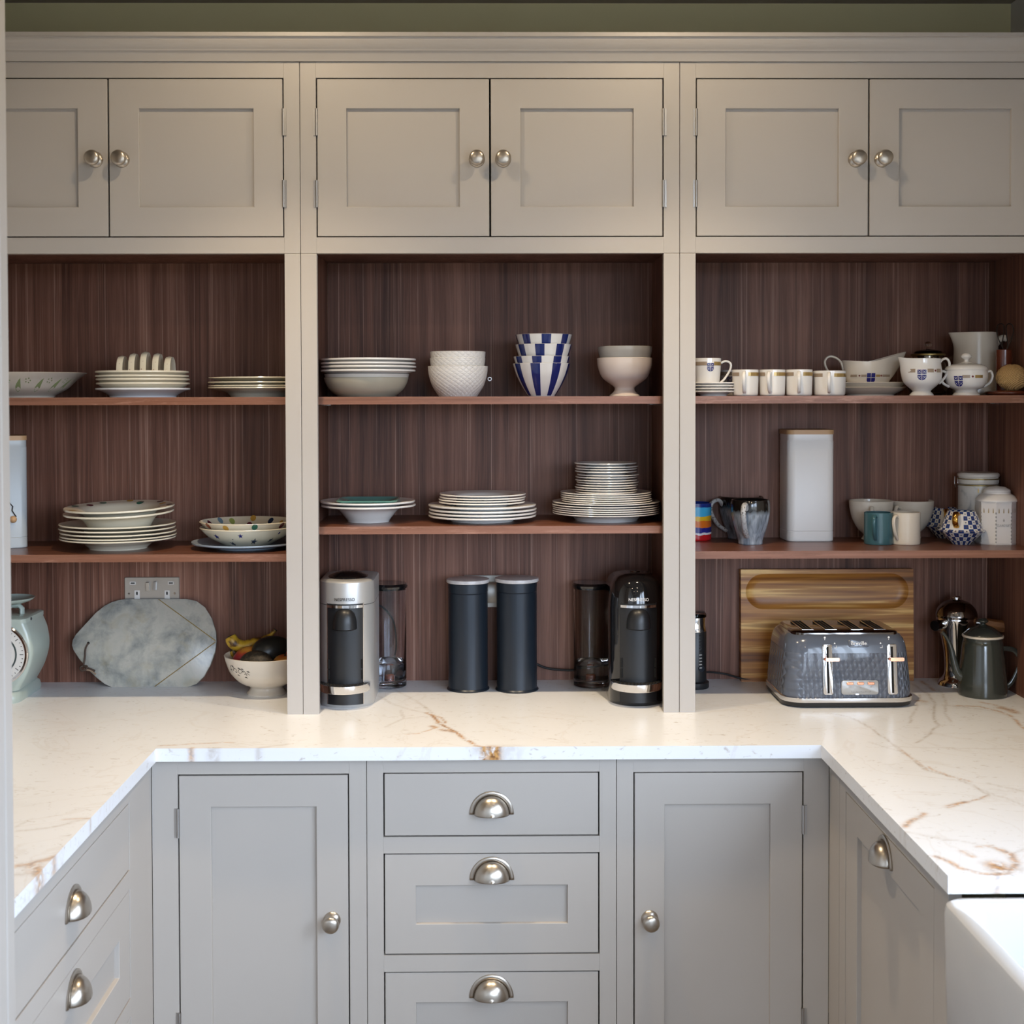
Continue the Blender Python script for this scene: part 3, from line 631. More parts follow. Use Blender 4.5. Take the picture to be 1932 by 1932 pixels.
for i, (pxa, top) in enumerate(((226, 669), (248.5, 664.5), (270.5, 661.5), (293.5, 664.5), (316, 670.5))):
    hh = gz(top, Y)-zt; xx = gx(pxa, Y-.03)-t.location.x
    mb = MB(); rings = []
    for k in range(13):
        a = PI*k/12; rings.append((-.034*math.cos(a), hh*math.sin(a)**.55 if 0 < k < 12 else .004))
    pr_ = [(y_, z_) for y_, z_ in rings]
    mb.loft([[(xx+dx*wd, y_*s_, .004+(z_-.004)*s_) for y_, z_ in pr_] for dx, wd, s_ in ((-1, .0055, .86), (-1, .0075, .96), (0, .0075, 1.0), (1, .0075, .96), (1, .0055, .86))])
    f_ = obj('fin', mb.me('fin', 45), 'ceramic_cream', t)
    for q in range(2):
        sp_ = MB().lathe([(0, 0), (.0011, 0), (0, .0004)], 8).me('speck'); obj('speck', sp_, 'ink_red', f_, (xx-.003+.003*q, -.034+.004*q, hh*(.35+.28*q)), (PI/2, 0, 0))
s3, zt, X, R = stack('side_plate', 'plate', 'cream side plate', 'in the short stack against the column, upper left shelf', 492, 3.41, z, 97, [730, 726, 719.5, 710.5], 'ceramic_cream', .56, .66, .5)

# ---- left unit, lower shelf
z = ZL2
def tall_tin(px0, px1, py_top, py_base, z, rz, lab, mt, W_=.116, D_=.116):
    xc, yf = stand((px0+px1)/2, py_base, z); hh = gz(py_top, yf)-z
    t = thing('storage_tin', lab, 'tin', (xc, yf+D_/2, z), rz)
    r_ = .020
    obj('body', MB().loft([rrect(W_-.004, D_-.004, r_, .0), rrect(W_, D_, r_, .002), rrect(W_, D_, r_, .026), rrect(W_-.0016, D_-.0016, r_, .0272), rrect(W_, D_, r_, .0285), rrect(W_, D_, r_, hh-.030), rrect(W_-.001, D_-.001, r_, hh-.029), rrect(W_-.001, D_-.001, r_, hh-.0125)]).me('body', 30), mt, t)
    obj('lid', MB().loft([rrect(W_+.002, D_+.002, r_, hh-.0125), rrect(W_+.002, D_+.002, r_, hh-.001), rrect(W_-.002, D_-.002, r_, hh)]).me('lid', 30), 'beech', t)
    return t, hh
t, hh = tall_tin(-62, 52, 816, 1022, z, 0, 'tall pale blue storage tin with wooden lid, corded bead and rounded corners', 'tin_blue')
t.location.x = at(55, 930, 1, 3.45).x-.060; t.location.y = 3.455; t.rotation_euler = (0, 0, .42); t.location.x -= .012
lx = gx(18, 3.36)
c_, s_ = math.cos(-.42), math.sin(-.42)
def loc_in(t, p): d = Vector(p)-t.location; a = -t.rotation_euler.z; return (d.x*math.cos(a)-d.y*math.sin(a), d.x*math.sin(a)+d.y*math.cos(a), d.z)
yy = -.0608
obj('cord', MB().tube([(.010, yy, .130), (.012, yy, .118), (.022, yy, .106), (.020, yy, .096), (.026, yy, .086), (.030, yy, .080)], .0014, 6).me('cord', 60), 'rubber_black', t)
obj('bead', MB().lathe([(0, -.009)]+[(.009*math.cos(a*PI/12), .009*math.sin(a*PI/12)) for a in range(-5, 6)]+[(0, .009)], 20).me('bead', 60), 'beech', t, (.022, -.067, .074))
Y = 3.42
s1, zt, X, R = stack('dinner_plate', 'plate', 'cream rimmed dinner plate', 'under the spotted soup plates', 223, 3.418, z, 107, [1023, 1018, 1011, 1003.5, 996], 'ceramic_cream', .50, .64, .55)
s2, zt2, X2, R2 = stack('soup_plate', 'plate', 'cream soup plate', 'on the cream rimmed dinner plates', 226.5, 3.415, zt, 101.5, [972.5, 962.5], 'ceramic_cream', .52, .70, .8, tilt=(.035, -.02))
pz = s2[-1]
def rim_spots(o, R, spots, kw):
    tp = sorted((math.hypot(v.co.x, v.co.y), v.co.z) for v in o.data.vertices if v.normal.z > .3)
    rr_ = [q[0] for q in tp]; zz_ = [q[1] for q in tp]; zf = lambda r_: float(np.interp(r_, rr_, zz_))+.0009
    for r_, th, rr, mt in spots:
        cx_, cy_ = r_*math.sin(th), -r_*math.cos(th); vs = [(cx_, cy_, zf(r_))]
        for q in range(12):
            a = 2*PI*q/12; x_, y_ = cx_+rr*math.cos(a), cy_+rr*1.1*math.sin(a); vs.append((x_, y_, zf(min(R-.003, math.hypot(x_, y_)))))
        obj('spot', MB().add(vs, [(0, 1+q, 1+(q+1) % 12) for q in range(12)]).me('spot'), mt, o)
rim_spots(pz, R2, [(R2*.86, PI+.62, .009, 'spot_teal'), (R2*.80, PI+1.0, .009, 'spot_plum'), (R2*.78, PI-.25, .010, 'spot_teal'), (R2*.9, PI-.72, .009, 'spot_plum'), (R2*.82, PI-1.0, .009, 'spot_mustard'), (R2*.92, PI+.05, .009, 'spot_mustard'),
                   (R2*.88, -.95, .010, 'spot_mustard'), (R2*.9, PI+1.35, .009, 'spot_teal'), (R2*.9, PI-1.4, .008, 'spot_navy')], .70)
Y = 3.42
s1, zt, X, R = stack('grey_plate', 'plate', 'blue-grey speckled coupe plate', 'under the star-printed bowl', 466, Y, z, 103, [1031], 'blue_glaze', .55, .8, .35)
R = mm(89, Y); zr = gz(1001, Y-R); H = zr-zt
bo = [(R*.50, 0), (R*.56, .004), (R*.78, H*.42), (R*.92, H*.76), (R*.985, H*.96), (R, H)]
b1, ro, ri = bowl('pasta_bowl', 'bowl', 'cream pasta bowl printed outside with navy stars', gx(466, Y), Y, zt, bo, 'ceramic_cream', .003)
for th, zz, r_, ro_ in ((-.62, .62, .0085, .3), (.02, .70, .0070, 0), (.36, .33, .0095, .1), (-.30, .18, .007, .5), (.95, .78, .005, .6), (.86, .35, .007, .2), (-.2, .48, .0022, 0)):
    obj('star_print', decal(MB(), star(r_, ro_), ro, H*zz, th).me('star_print'), 'ink_navy' if zz > .6 else 'spot_navy', b1)
dz = gz(989.5, Y-R)-zr
b2, ro, ri = bowl('pasta_bowl', 'bowl', 'cream pasta bowl with coloured spots, nested in the star-printed bowl', gx(466, Y), Y+.001, zt+dz, bo, 'ceramic_cream', .003)
for th, zz, mt in ((PI-.78, .70, 'spot_mustard'), (PI-.42, .80, 'spot_navy'), (PI+.04, .93, 'spot_mustard'), (PI+.12, .55, 'spot_plum'), (PI+.55, .80, 'spot_lime'), (PI+.85, .88, 'spot_blue'), (PI-1.15, .85, 'spot_plum'), (PI+1.25, .8, 'spot_plum')):
    obj('spot', decal(MB(), circle(.0075, 14), ri, H*zz, th, -.0008).me('spot'), mt, b2)
for th, zz, mt in ((-.80, .88, 'spot_rust'), (-.31, .80, 'spot_mustard'), (.33, .86, 'spot_teal'), (1.0, .85, 'spot_plum')):
    obj('spot', decal(MB(), circle(.0075, 14), ro, H*zz, th).me('spot'), mt, b2)

# ---- left unit, worktop: scale, marble board, socket, fruit bowl
z = ZT
sy = 3.325; t = thing('kitchen_scale', 'mint green retro kitchen scale with round dial and pan', 'kitchen scale', (-1.2090, sy, z))
obj('foot', MB().loft([rrect(.100, .205, .03, .0, 0, .108), rrect(.104, .208, .03, .010, 0, .108), rrect(.100, .20, .03, .024, 0, .108), rrect(.09, .185, .03, .030, 0, .108)]).me('foot', 40), 'mint_enamel', t)
prof = bez([(.048, .030), (.072, .075), (.084, .122), (.080, .165), (.068, .198)], 6); rings = []
for x_, z_ in prof: rings.append(rrect(2*x_, .150, .014, z_, 0, .092, 4))
bd = obj('body', MB().loft(rings).me('body', 40), 'mint_enamel', t)
obj('shoulder', MB().loft([rrect(.138, .154, .014, .1982, 0, .092, 4), rrect(.138, .154, .014, .208, 0, .092, 4), rrect(.128, .144, .014, .211, 0, .092, 4)]).me('shoulder', 40), 'mint_enamel', t)
obj('bracket', MB().tube([(-.036, .092, .210), (-.036, .092, .224), (-.030, .092, .231), (.030, .092, .231), (.036, .092, .224), (.036, .092, .210)], .0065, 8, 1.6).me('bracket', 50), 'mint_enamel', t)
pr_, o_, i_ = vessel([(.03, 0), (.046, .003), (.060, .009), (.066, .015)], .0018, .003); obj('pan', MB().lathe(pr_, 48).me('pan', 50), 'mint_enamel', t, (0, .092, .2365))
dl = obj('dial', MB().lathe([(0, 0), (.072, 0), (.072, .006), (.0, .006)], 48).me('dial', 40), 'dial_white', t, (0, .0170, .122), (PI/2, 0, 0))
obj('bezel', MB().lathe([(.069, .0), (.078, .0), (.078, .010), (.075, .013), (.070, .011)], 56).me('bezel', 40), 'chrome', dl, (0, 0, -.004))
obj('dial_ring', MB().lathe([(.046, .0062), (.050, .0062), (.050, .0068), (.046, .0068)], 48).me('dial_ring', 40), 'dial_ring', dl)
mb = MB()
for k in range(40):
    a = 2*PI*k/40; r0 = .057 if k % 4 == 0 else .0625
    c, s_ = math.cos(a), math.sin(a); wd = .0008
    mb.add([(r0*c-wd*s_, r0*s_+wd*c, .0064), (r0*c+wd*s_, r0*s_-wd*c, .0064), (.066*c+wd*s_, .066*s_-wd*c, .0064), (.066*c-wd*s_, .066*s_+wd*c, .0064)], [(0, 1, 2, 3)])
obj('tick_marks', mb.me('tick_marks'), 'ink_black', dl)
obj('pointer', MB().add([(-.002, 0, .007), (.002, 0, .007), (.0006, .055, .007), (-.0006, .055, .007)], [(0, 1, 2, 3)]).me('pointer'), 'ink_red', dl)
obj('hub', MB().lathe([(0, .006), (.007, .006), (.006, .010), (0, .011)], 20).me('hub', 40), 'chrome', dl)
obj('screw', MB().lathe([(0, 0), (.004, 0), (.003, .002), (0, .002)], 14).me('screw', 40), 'satin_black', t, (.0690, .060, .203), (0, PI/2, 0))

bx, by = stand(260, 1296.5, z)
out = [(640, 385), (720, 372), (1440, 370), (1560, 395), (1660, 470), (1740, 600), (1788, 760), (1797, 870), (1780, 1000), (1730, 1140), (1650, 1280), (1560, 1370), (1460, 1405), (560, 1408), (480, 1370), (400, 1310), (300, 1215), (180, 1075), (115, 975), (95, 915), (104, 855), (140, 790), (250, 670), (380, 530), (480, 450), (560, 410)]
lean = math.atan2(YB-.014-by, .225); dirz = Vector((0, math.sin(lean), math.cos(lean))); nrm = Vector((0, -math.cos(lean), math.sin(lean)))
def board_pt(cx_, cy_, scx, ox, oy):
    """photo pixel -> (x, height along board) on the leaning front plane through (bx,by)"""
    px, py = ox+cx_/scx, oy+cy_/scx; d = AR*((px-CXP)/F_PX)-AU*((py-CYP)/F_PX)+AF; o = Vector((0, 0, CAMZ)); p0 = Vector((bx, by, z))
    tt = (p0-o).dot(nrm)/d.dot(nrm); q = o+d*tt-p0; return (q.x, q.dot(dirz))
raw = [board_pt(a, b, 6.232, 120, 1070) for a, b in out]; mn = min(p[1] for p in raw); raw = [(x_, h_-mn) for x_, h_ in raw]
t = thing('marble_board', 'grey-white marble serving board with brass inlay leaning on the walnut back', 'serving board', (bx, by+.001, z)); t.rotation_euler = (-lean, 0, 0)
mb = MB(); n = len(raw); cxm = sum(p[0] for p in raw)/n; czm = sum(p[1] for p in raw)/n
def sh(k): return [(cxm+(x_-cxm)*k, czm+(h_-czm)*k) for x_, h_ in raw]
sl = bmesh.new(); mb.loft([[(x_, y_, h_) for x_, h_ in sh(k)] for y_, k in ((0, .985), (.0015, 1), (.010, 1), (.0115, .985))])
slab = obj('slab', mb.me('slab', 40), 'marble_board', t)
for a, b in (((1112, 372), (1790, 866)), ((1790, 874), (1065, 1405))):
    p, q = board_pt(*a, 6.232, 120, 1070), board_pt(*b, 6.232, 120, 1070); p = (p[0], p[1]-mn); q = (q[0], q[1]-mn)
    dx, dh = q[0]-p[0], q[1]-p[1]; L = math.hypot(dx, dh); nx_, nh = -dh/L*.0011, dx/L*.0011; p = (p[0]+dx*.006, p[1]+dh*.006); q = (q[0]-dx*.006, q[1]-dh*.006)
    obj('inlay', MB().loft([[(c[0]+s_*nx_, yv, c[1]+s_*nh) for c, s_ in ((p, -1), (q, -1), (q, 1), (p, 1))] for yv in (-.0004, .002)]).me('inlay'), 'brass', slab)
hp = board_pt(290, 890, 6.232, 120, 1070); obj('eyelet', MB().lathe([(0, 0), (.0036, 0), (.0036, .0005), (0, .0005)], 18).me('eyelet'), 'dark_void', slab, (hp[0], .0004, hp[1]-mn), (PI/2, 0, 0))
def bp(a, b, y): p = board_pt(a, b, 6.232, 120, 1070); return (p[0], y, p[1]-mn)
obj('cord', MB().tube(bez([bp(290, 890, -.001), bp(262, 960, -.004), bp(255, 1060, -.004), bp(240, 1160, -.005)], 4), .0024, 8).tube(bez([bp(240, 1155, -.004), bp(205, 1180, -.009), bp(225, 1215, -.010), bp(275, 1200, -.009), bp(285, 1165, -.008), bp(240, 1160, -.006)], 5), .0026, 8).tube(bez([bp(255, 1180, -.006), bp(310, 1190, -.008), bp(375, 1220, -.006)], 4), .0026, 8).me('cord', 60), 'leather', t)
obj('cord_end', MB().tube([bp(250, 1200, -.008), bp(330, 1215, -.008), bp(385, 1258, -.005)], .0022, 8).me('cord_end', 60), 'cord_tan', t)
def socket(px0, px1, py_top, lab, h=.086, full=True):
    a, b = at(px0, py_top, 1, YB), at(px1, py_top, 1, YB); W_ = b.x-a.x
    t = thing('wall_socket', lab, 'socket', ((a.x+b.x)/2, YB, a.z-h/2))
    obj('plate', MB().loft([[(x_, 0, y_) for x_, y_, _ in rrect(W_, h, .003, 0, n=3)], [(x_, -.003, y_) for x_, y_, _ in rrect(W_, h, .003, 0, n=3)], [(x_, -.004, y_) for x_, y_, _ in rrect(W_-.002, h-.002, .003, 0, n=3)]]).me('plate', 30), 'socket_steel', t)
    if not full: return t, W_
    k = W_/645.0
    for cx_ in (997, 1080):
        r_ = obj('rocker', MB().box(-.0045, .0045, -.0075, 0, -.0115, .0115).me('rocker'), 'socket_steel', t, ((cx_-1041)*k, -.0035, h/2-(222-118)*k), (.16 if cx_ < 1040 else -.16, 0, 0), bevel=.0008)
    for cx_ in (817, 1266): obj('usb_port', MB().ring_plate((-.0078, .0078, -.004, .004), (-.0055, .0055, -.0016, .0016), -.0055, -.0035).me('usb_port'), 'plug_white', t, ((cx_-1041)*k, 0, h/2-(186-118)*k)); obj('usb_slot', MB().box(-.0055, .0055, -.0046, -.0038, -.0016, .0016).me('usb_slot'), 'dark_void', t, ((cx_-1041)*k, 0, h/2-(186-118)*k))
    for cx_ in (866, 1220):
        p = obj('pin_insert', MB().box(-.007, .007, -.0052, -.0035, -.030, .011).me('pin_insert'), 'plug_white', t, ((cx_-1041)*k, 0, h/2-(320-118)*k), bevel=.0015)
        obj('pin_hole', MB().box(-.002, .002, -.0056, -.005, -.0042, .0042).me('pin_hole'), 'dark_void', p, (0, 0, .003))
    for cx_ in (772, 1309): obj('screw', MB().lathe([(0, 0), (.0032, 0), (.0022, .0016), (0, .0016)], 14).me('screw', 40), 'chrome', t, ((cx_-1041)*k, -.004, h/2-(310-118)*k), (PI/2, 0, 0))
    return t, W_
socket(235.5, 338.7, 1089, 'brushed steel double wall socket with switches above the marble board')

R = .107; xc = gx(500, 3.29); fx_, fy = stand(500, 1316, z); Yb = fy+.048; xc = gx(501, Yb)
H = gz(1247, Yb-R)-z
bo = [(.050, 0), (.050, .004), (.044, .011), (.041, .018), (.046, .022), (.070, .034), (.092, .058), (.102, H*.82), (R, H)]
fb, ro, ri = bowl('fruit_bowl', 'bowl', 'cream footed bowl with black scroll print, full of fruit', xc, Yb, z, bo, 'ceramic_warm', .0035, .026)
mb = MB()
def scroll(cx_, cy_, r_, turns, flip):
    pts = [(cx_+flip*(r_*(1-k/22))*math.cos(k/22*turns), cy_+(r_*(1-k/22))*math.sin(k/22*turns)) for k in range(20)]
    for (a, b), (c, d) in zip(pts[:-1], pts[1:]):
        L = math.hypot(c-a, d-b) or 1; nx_, ny_ = -(d-b)/L*.0006, (c-a)/L*.0006
        decal(mb, [(a-nx_, b-ny_), (c-nx_, d-ny_), (c+nx_, d+ny_), (a+nx_, b+ny_)], ro, H*.72, -.62)
for q in ((-.024, .004, .010, 6, 1), (-.010, -.001, .009, 7, -1), (.006, -.002, .010, 6.5, 1), (.018, -.004, .008, 6, -1), (.026, -.008, .006, 5, 1), (-.030, -.004, .006, 5, -1)): scroll(*q)
for a in ((-.018, .012), (.004, .009), (.014, .008), (.030, .002), (-.004, -.010), (.020, -.014)): decal(mb, [(a[0]-.005, a[1]-.0008), (a[0]+.005, a[1]-.003), (a[0]+.001, a[1]+.0012)], ro, H*.72, -.62)
obj('scroll_print', mb.me('scroll_print'), 'ink_black', fb)
def egg(name, cat, lab, loc, rx, ry, rz_, mt, rot=(0, 0, 0), pear=0, stem=None):
    rings = []
    for k in range(15):
        a = -PI/2+PI*(k+.3)/14.6; s_ = math.cos(a)*(1-pear*math.sin(a)); rings.append(ell(rx*s_, ry*s_, rz_*math.sin(a), n=24))
    if stem is None: return tag(obj(name, MB().loft(rings).me(name, 60), mt, None, loc, rot), lab, cat)
    t = thing(name, lab, cat, loc); t.rotation_euler = rot; obj('flesh', MB().loft(rings).me('flesh', 60), mt, t)
    obj('stem', MB().lathe([(0, 0), (.003, 0), (.002, .005), (0, .005)], 10).me('stem', 40), stem, t, (0, 0, rz_-.001)); return t
zb = z+H
egg('avocado', 'avocado', 'large glossy black avocado on top of the fruit bowl', (gx(508, Yb-.01, 1225)+.004, Yb-.012, zb+.012), .036, .036, .050, 'avocado', (0, 1.25, .3), .16, 'banana_tip')
egg('avocado', 'avocado', 'matt brown avocado sunk at the front of the fruit bowl', (gx(483, Yb-.05, 1240), Yb-.050, zb-.016), .034, .034, .046, 'avocado_brown', (.2, 1.3, -.2), .12, 'banana_tip')
egg('mango', 'mango', 'red and orange mango beside the banana in the fruit bowl', (gx(464, Yb-.015, 1240), Yb-.010, zb-.008), .027, .029, .038, 'mango', (.5, 1.0, .4), 0, 'banana_tip')
egg('mango', 'mango', 'red mango at the column side of the fruit bowl', (gx(548, Yb, 1235), Yb+.010, zb-.002), .030, .030, .038, 'mango', (.2, .5, .9), 0, 'banana_tip')
egg('orange', 'orange', 'orange at the front of the fruit bowl beside the brown avocado', (gx(535, Yb-.05, 1245), Yb-.046, zb-.022), .031, .031, .029, 'mango', (.3, .1, .2), 0, 'banana_tip')
def banana(lab, pts, r0):
    n_ = 16; path = bez(pts, 6); k_ = len(path); rad = []
    for i in range(k_):
        u = i/(k_-1); rad.append(r0*(.45+.75*math.sin(PI*min(1, u*1.35+.12))**.7) if u < .72 else max(.0045, r0*(1-u)*2.3))
    rad = [min(max(a, .0045), r0) for a in rad]
    t = thing('banana', lab, 'banana', (0, 0, 0)); obj('skin', MB().tube(path, rad, 7).me('skin', 60), 'banana', t)
    obj('tip', MB().tube([path[0], Vector(path[0])+(Vector(path[0])-Vector(path[2]))*.35], [.0075, .006], 7).me('tip', 60), 'banana_tip', t)
    obj('stalk', MB().tube([path[-1], Vector(path[-1])+(Vector(path[-1])-Vector(path[-3]))*.35], [.0055, .006], 7).me('stalk', 60), 'banana_tip', t); return t
def bpx(px, py, dy): return tuple(at(px, py, 1, Yb+dy))
banana('speckled ripe banana curving over the back of the fruit bowl', [bpx(434, 1201, .02), bpx(442, 1214, .02), bpx(462, 1220, .03), bpx(487, 1210, .04), bpx(506, 1202, .05), bpx(519, 1189, .055)], .0165)
banana('smaller banana tucked under the speckled banana', [bpx(438, 1226, .035), bpx(450, 1236, .04), bpx(475, 1232, .05), bpx(500, 1222, .06), bpx(516, 1210, .065)], .014)

# ---- centre unit, upper shelf
z = ZC1; Y = 3.41
R = mm(80, Y); H = gz(711, Y-R)-z
bo = [(R*.66, 0), (R*.70, .003), (R*.86, H*.35), (R*.955, H*.7), (R, H)]
b1, ro, ri = bowl('cereal_bowl', 'bowl', 'sage grey coupe bowl at the bottom of the plate pile, upper centre shelf', gx(692, Y), Y, z, bo, 'ceramic_sage', .003)
dz = gz(704.5, Y-R)-gz(711, Y-R)
b2, ro, ri = bowl('cereal_bowl', 'bowl', 'taupe coupe bowl nested in the sage grey coupe bowl', gx(693, Y), Y, z+dz, [(r*.995, q) for r, q in bo], 'ceramic_stone', .003)
zt = z+H+dz-.006
s1, zt, X, R = stack('lunch_plate', 'plate', 'white lunch plate', 'resting on the taupe and sage bowls', 695.5, Y, zt-.010, 89.5, [696, 688.5, 682, 674.5], 'ceramic_white', .66, .74, .5)
# white woven-relief bowls
Y = 3.40; R = mm(56.5, Y); H = gz(690, Y-R)-z
bo = [(R*.62, 0), (R*.66, .003), (R*.86, H*.36), (R*.97, H*.72), (R, H)]
b1, ro, ri = bowl('rice_bowl', 'bowl', 'white bowl with lattice relief at the bottom of its stack', gx(864.5, Y), Y, z, bo, 'basket_weave', .003)
bo2 = [(R*.60, 0), (R*.64, .003), (R*.80, H*.40), (R*.90, H*.78), (R*.925, H)]
for k, (yy, px, lab) in enumerate(((674, 864, 'white bowl with lattice relief in the middle of its stack'), (662, 864.5, 'white bowl with lattice relief on top of its stack'))):
    bowl('rice_bowl', 'bowl', lab, gx(px, Y), Y, gz(yy, Y-R)-H, bo2, 'basket_weave', .0025)
# blue striped bowls
Y = 3.40; R = mm(54, Y); H = gz(685, Y-R)-z
bo = [(R*.45, 0), (R*.48, .002), (R*.68, H*.30), (R*.86, H*.62), (R*.96, H*.88), (R, H)]
for k, (yy, px, ph, lab) in enumerate(((685, 1022, -.26, 'lowest'), (671.5, 1022.5, -.22, 'second-from-bottom'), (648.5, 1026, -.18, 'third-from-bottom'), (629.5, 1026.5, .05, 'topmost'))):
    zz = z if k == 0 else gz(yy, Y-R)-H
    b, ro, ri = bowl('striped_bowl', 'bowl', lab+' white bowl with broad navy stripes in the striped stack', gx(px, Y), Y, zz, [(r*(1 if k == 0 else .985), q) for r, q in bo], 'ceramic_white', .0022)
    for q in range(8):
        th = ph+q*PI/4; mb = MB(); n_ = 9
        for s_ in range(n_):
            za, zb_ = .002+(H-.002)*s_/n_, .002+(H-.002)*(s_+1)/n_; wa, wb = .17, .17
            wrap_band(mb, ro, za, zb_, th-wa, th+wa, .0005, 4)
        obj('stripe', mb.me('stripe', 60), 'glaze_navy', b)
# footed bowls
Y = 3.41; R = mm(52.5, Y); H = gz(675, Y-R)-z; rf = mm(28.5, Y)
bo = [(rf, 0), (rf*.98, .003), (rf*.72, .012), (rf*.66, .020), (rf*.80, .026), (R*.80, H*.48), (R*.96, H*.76), (R, H)]
bowl('footed_bowl', 'bowl', 'pinkish white footed bowl below the grey bowl', gx(1178.5, Y), Y, z, bo, 'ceramic_pink', .003, .030)
H2 = H*.80; bo2 = [(R*.40, 0), (R*.6, .006), (R*.84, H2*.45), (R*.965, H2*.82), (R*.985, H2)]
bowl('footed_bowl', 'bowl', 'taupe grey bowl nested in the pinkish white footed bowl', gx(1179.5, Y), Y, gz(653, Y-R)-H2, bo2, 'ceramic_grey', .003)

# ---- centre unit, lower shelf
z = ZC2
s1, zt, X, R = stack('soup_plate', 'plate', 'white wide-rimmed soup plate', 'below the small teal dish', 694.5, 3.41, z, 89.5, [958, 950.5], 'ceramic_white', .44, .66, .8)
t = thing('teal_dish', 'small square teal glazed dish lying in the white soup plates', 'dish', (gx(695, 3.41), 3.41, gz(950.5, 3.41-R)+.0045-.0275))
rg = [rrect(.055, .055, .02, 0, n=4), rrect(.085, .085, .025, .011, n=4), rrect(.150, .150, .025, .0235, n=4), rrect(.153, .153, .025, .0265, n=4), rrect(.149, .149, .025, .0275, n=4), rrect(.138, .138, .022, .0250, n=4), rrect(.075, .075, .018, .0125, n=4)]
obj('body', MB().loft(rg).me('body', 40), 'teal_glaze', t)
s1, zt, X, R = stack('dinner_plate', 'plate', 'white dinner plate', 'below the short pile of small white plates, centre shelf', 910, 3.42, z, 102, [979, 972.5, 966, 958.5], 'ceramic_white', .58, .64, .72)
s2, zt, X, R = stack('lunch_plate', 'plate', 'small white plate', 'on the four white dinner plates, centre shelf', 910, 3.42, zt, 82, [951, 946, 941.5, 936], 'ceramic_white', .58, .66, .6)
s1, zt, X, R = stack('dinner_plate', 'plate', 'fine white dinner plate', 'at the base of the tallest plate pile', 1143, 3.425, z, 101.5, [974, 970, 966, 962, 957.5, 952.5], 'ceramic_white', .58, .68, .62, tmax=.0026)
s2, zt, X, R = stack('lunch_plate', 'plate', 'fine white lunch plate', 'in the middle of the tallest plate pile', 1144, 3.425, zt, 86, [949, 945, 941, 937, 933], 'ceramic_white', .60, .7, .6, tmax=.0026)
s3, zt, X, R = stack('saucer', 'plate', 'fine white tea plate', 'in the top tier of the tallest plate pile', 1145, 3.425, zt, 59, [930, 925.5, 921, 916.5, 911.5, 907, 901.5, 897, 890.5, 885.5, 881, 875], 'ceramic_white', .60, .7, .6, tmax=.0026, wob=.0035)

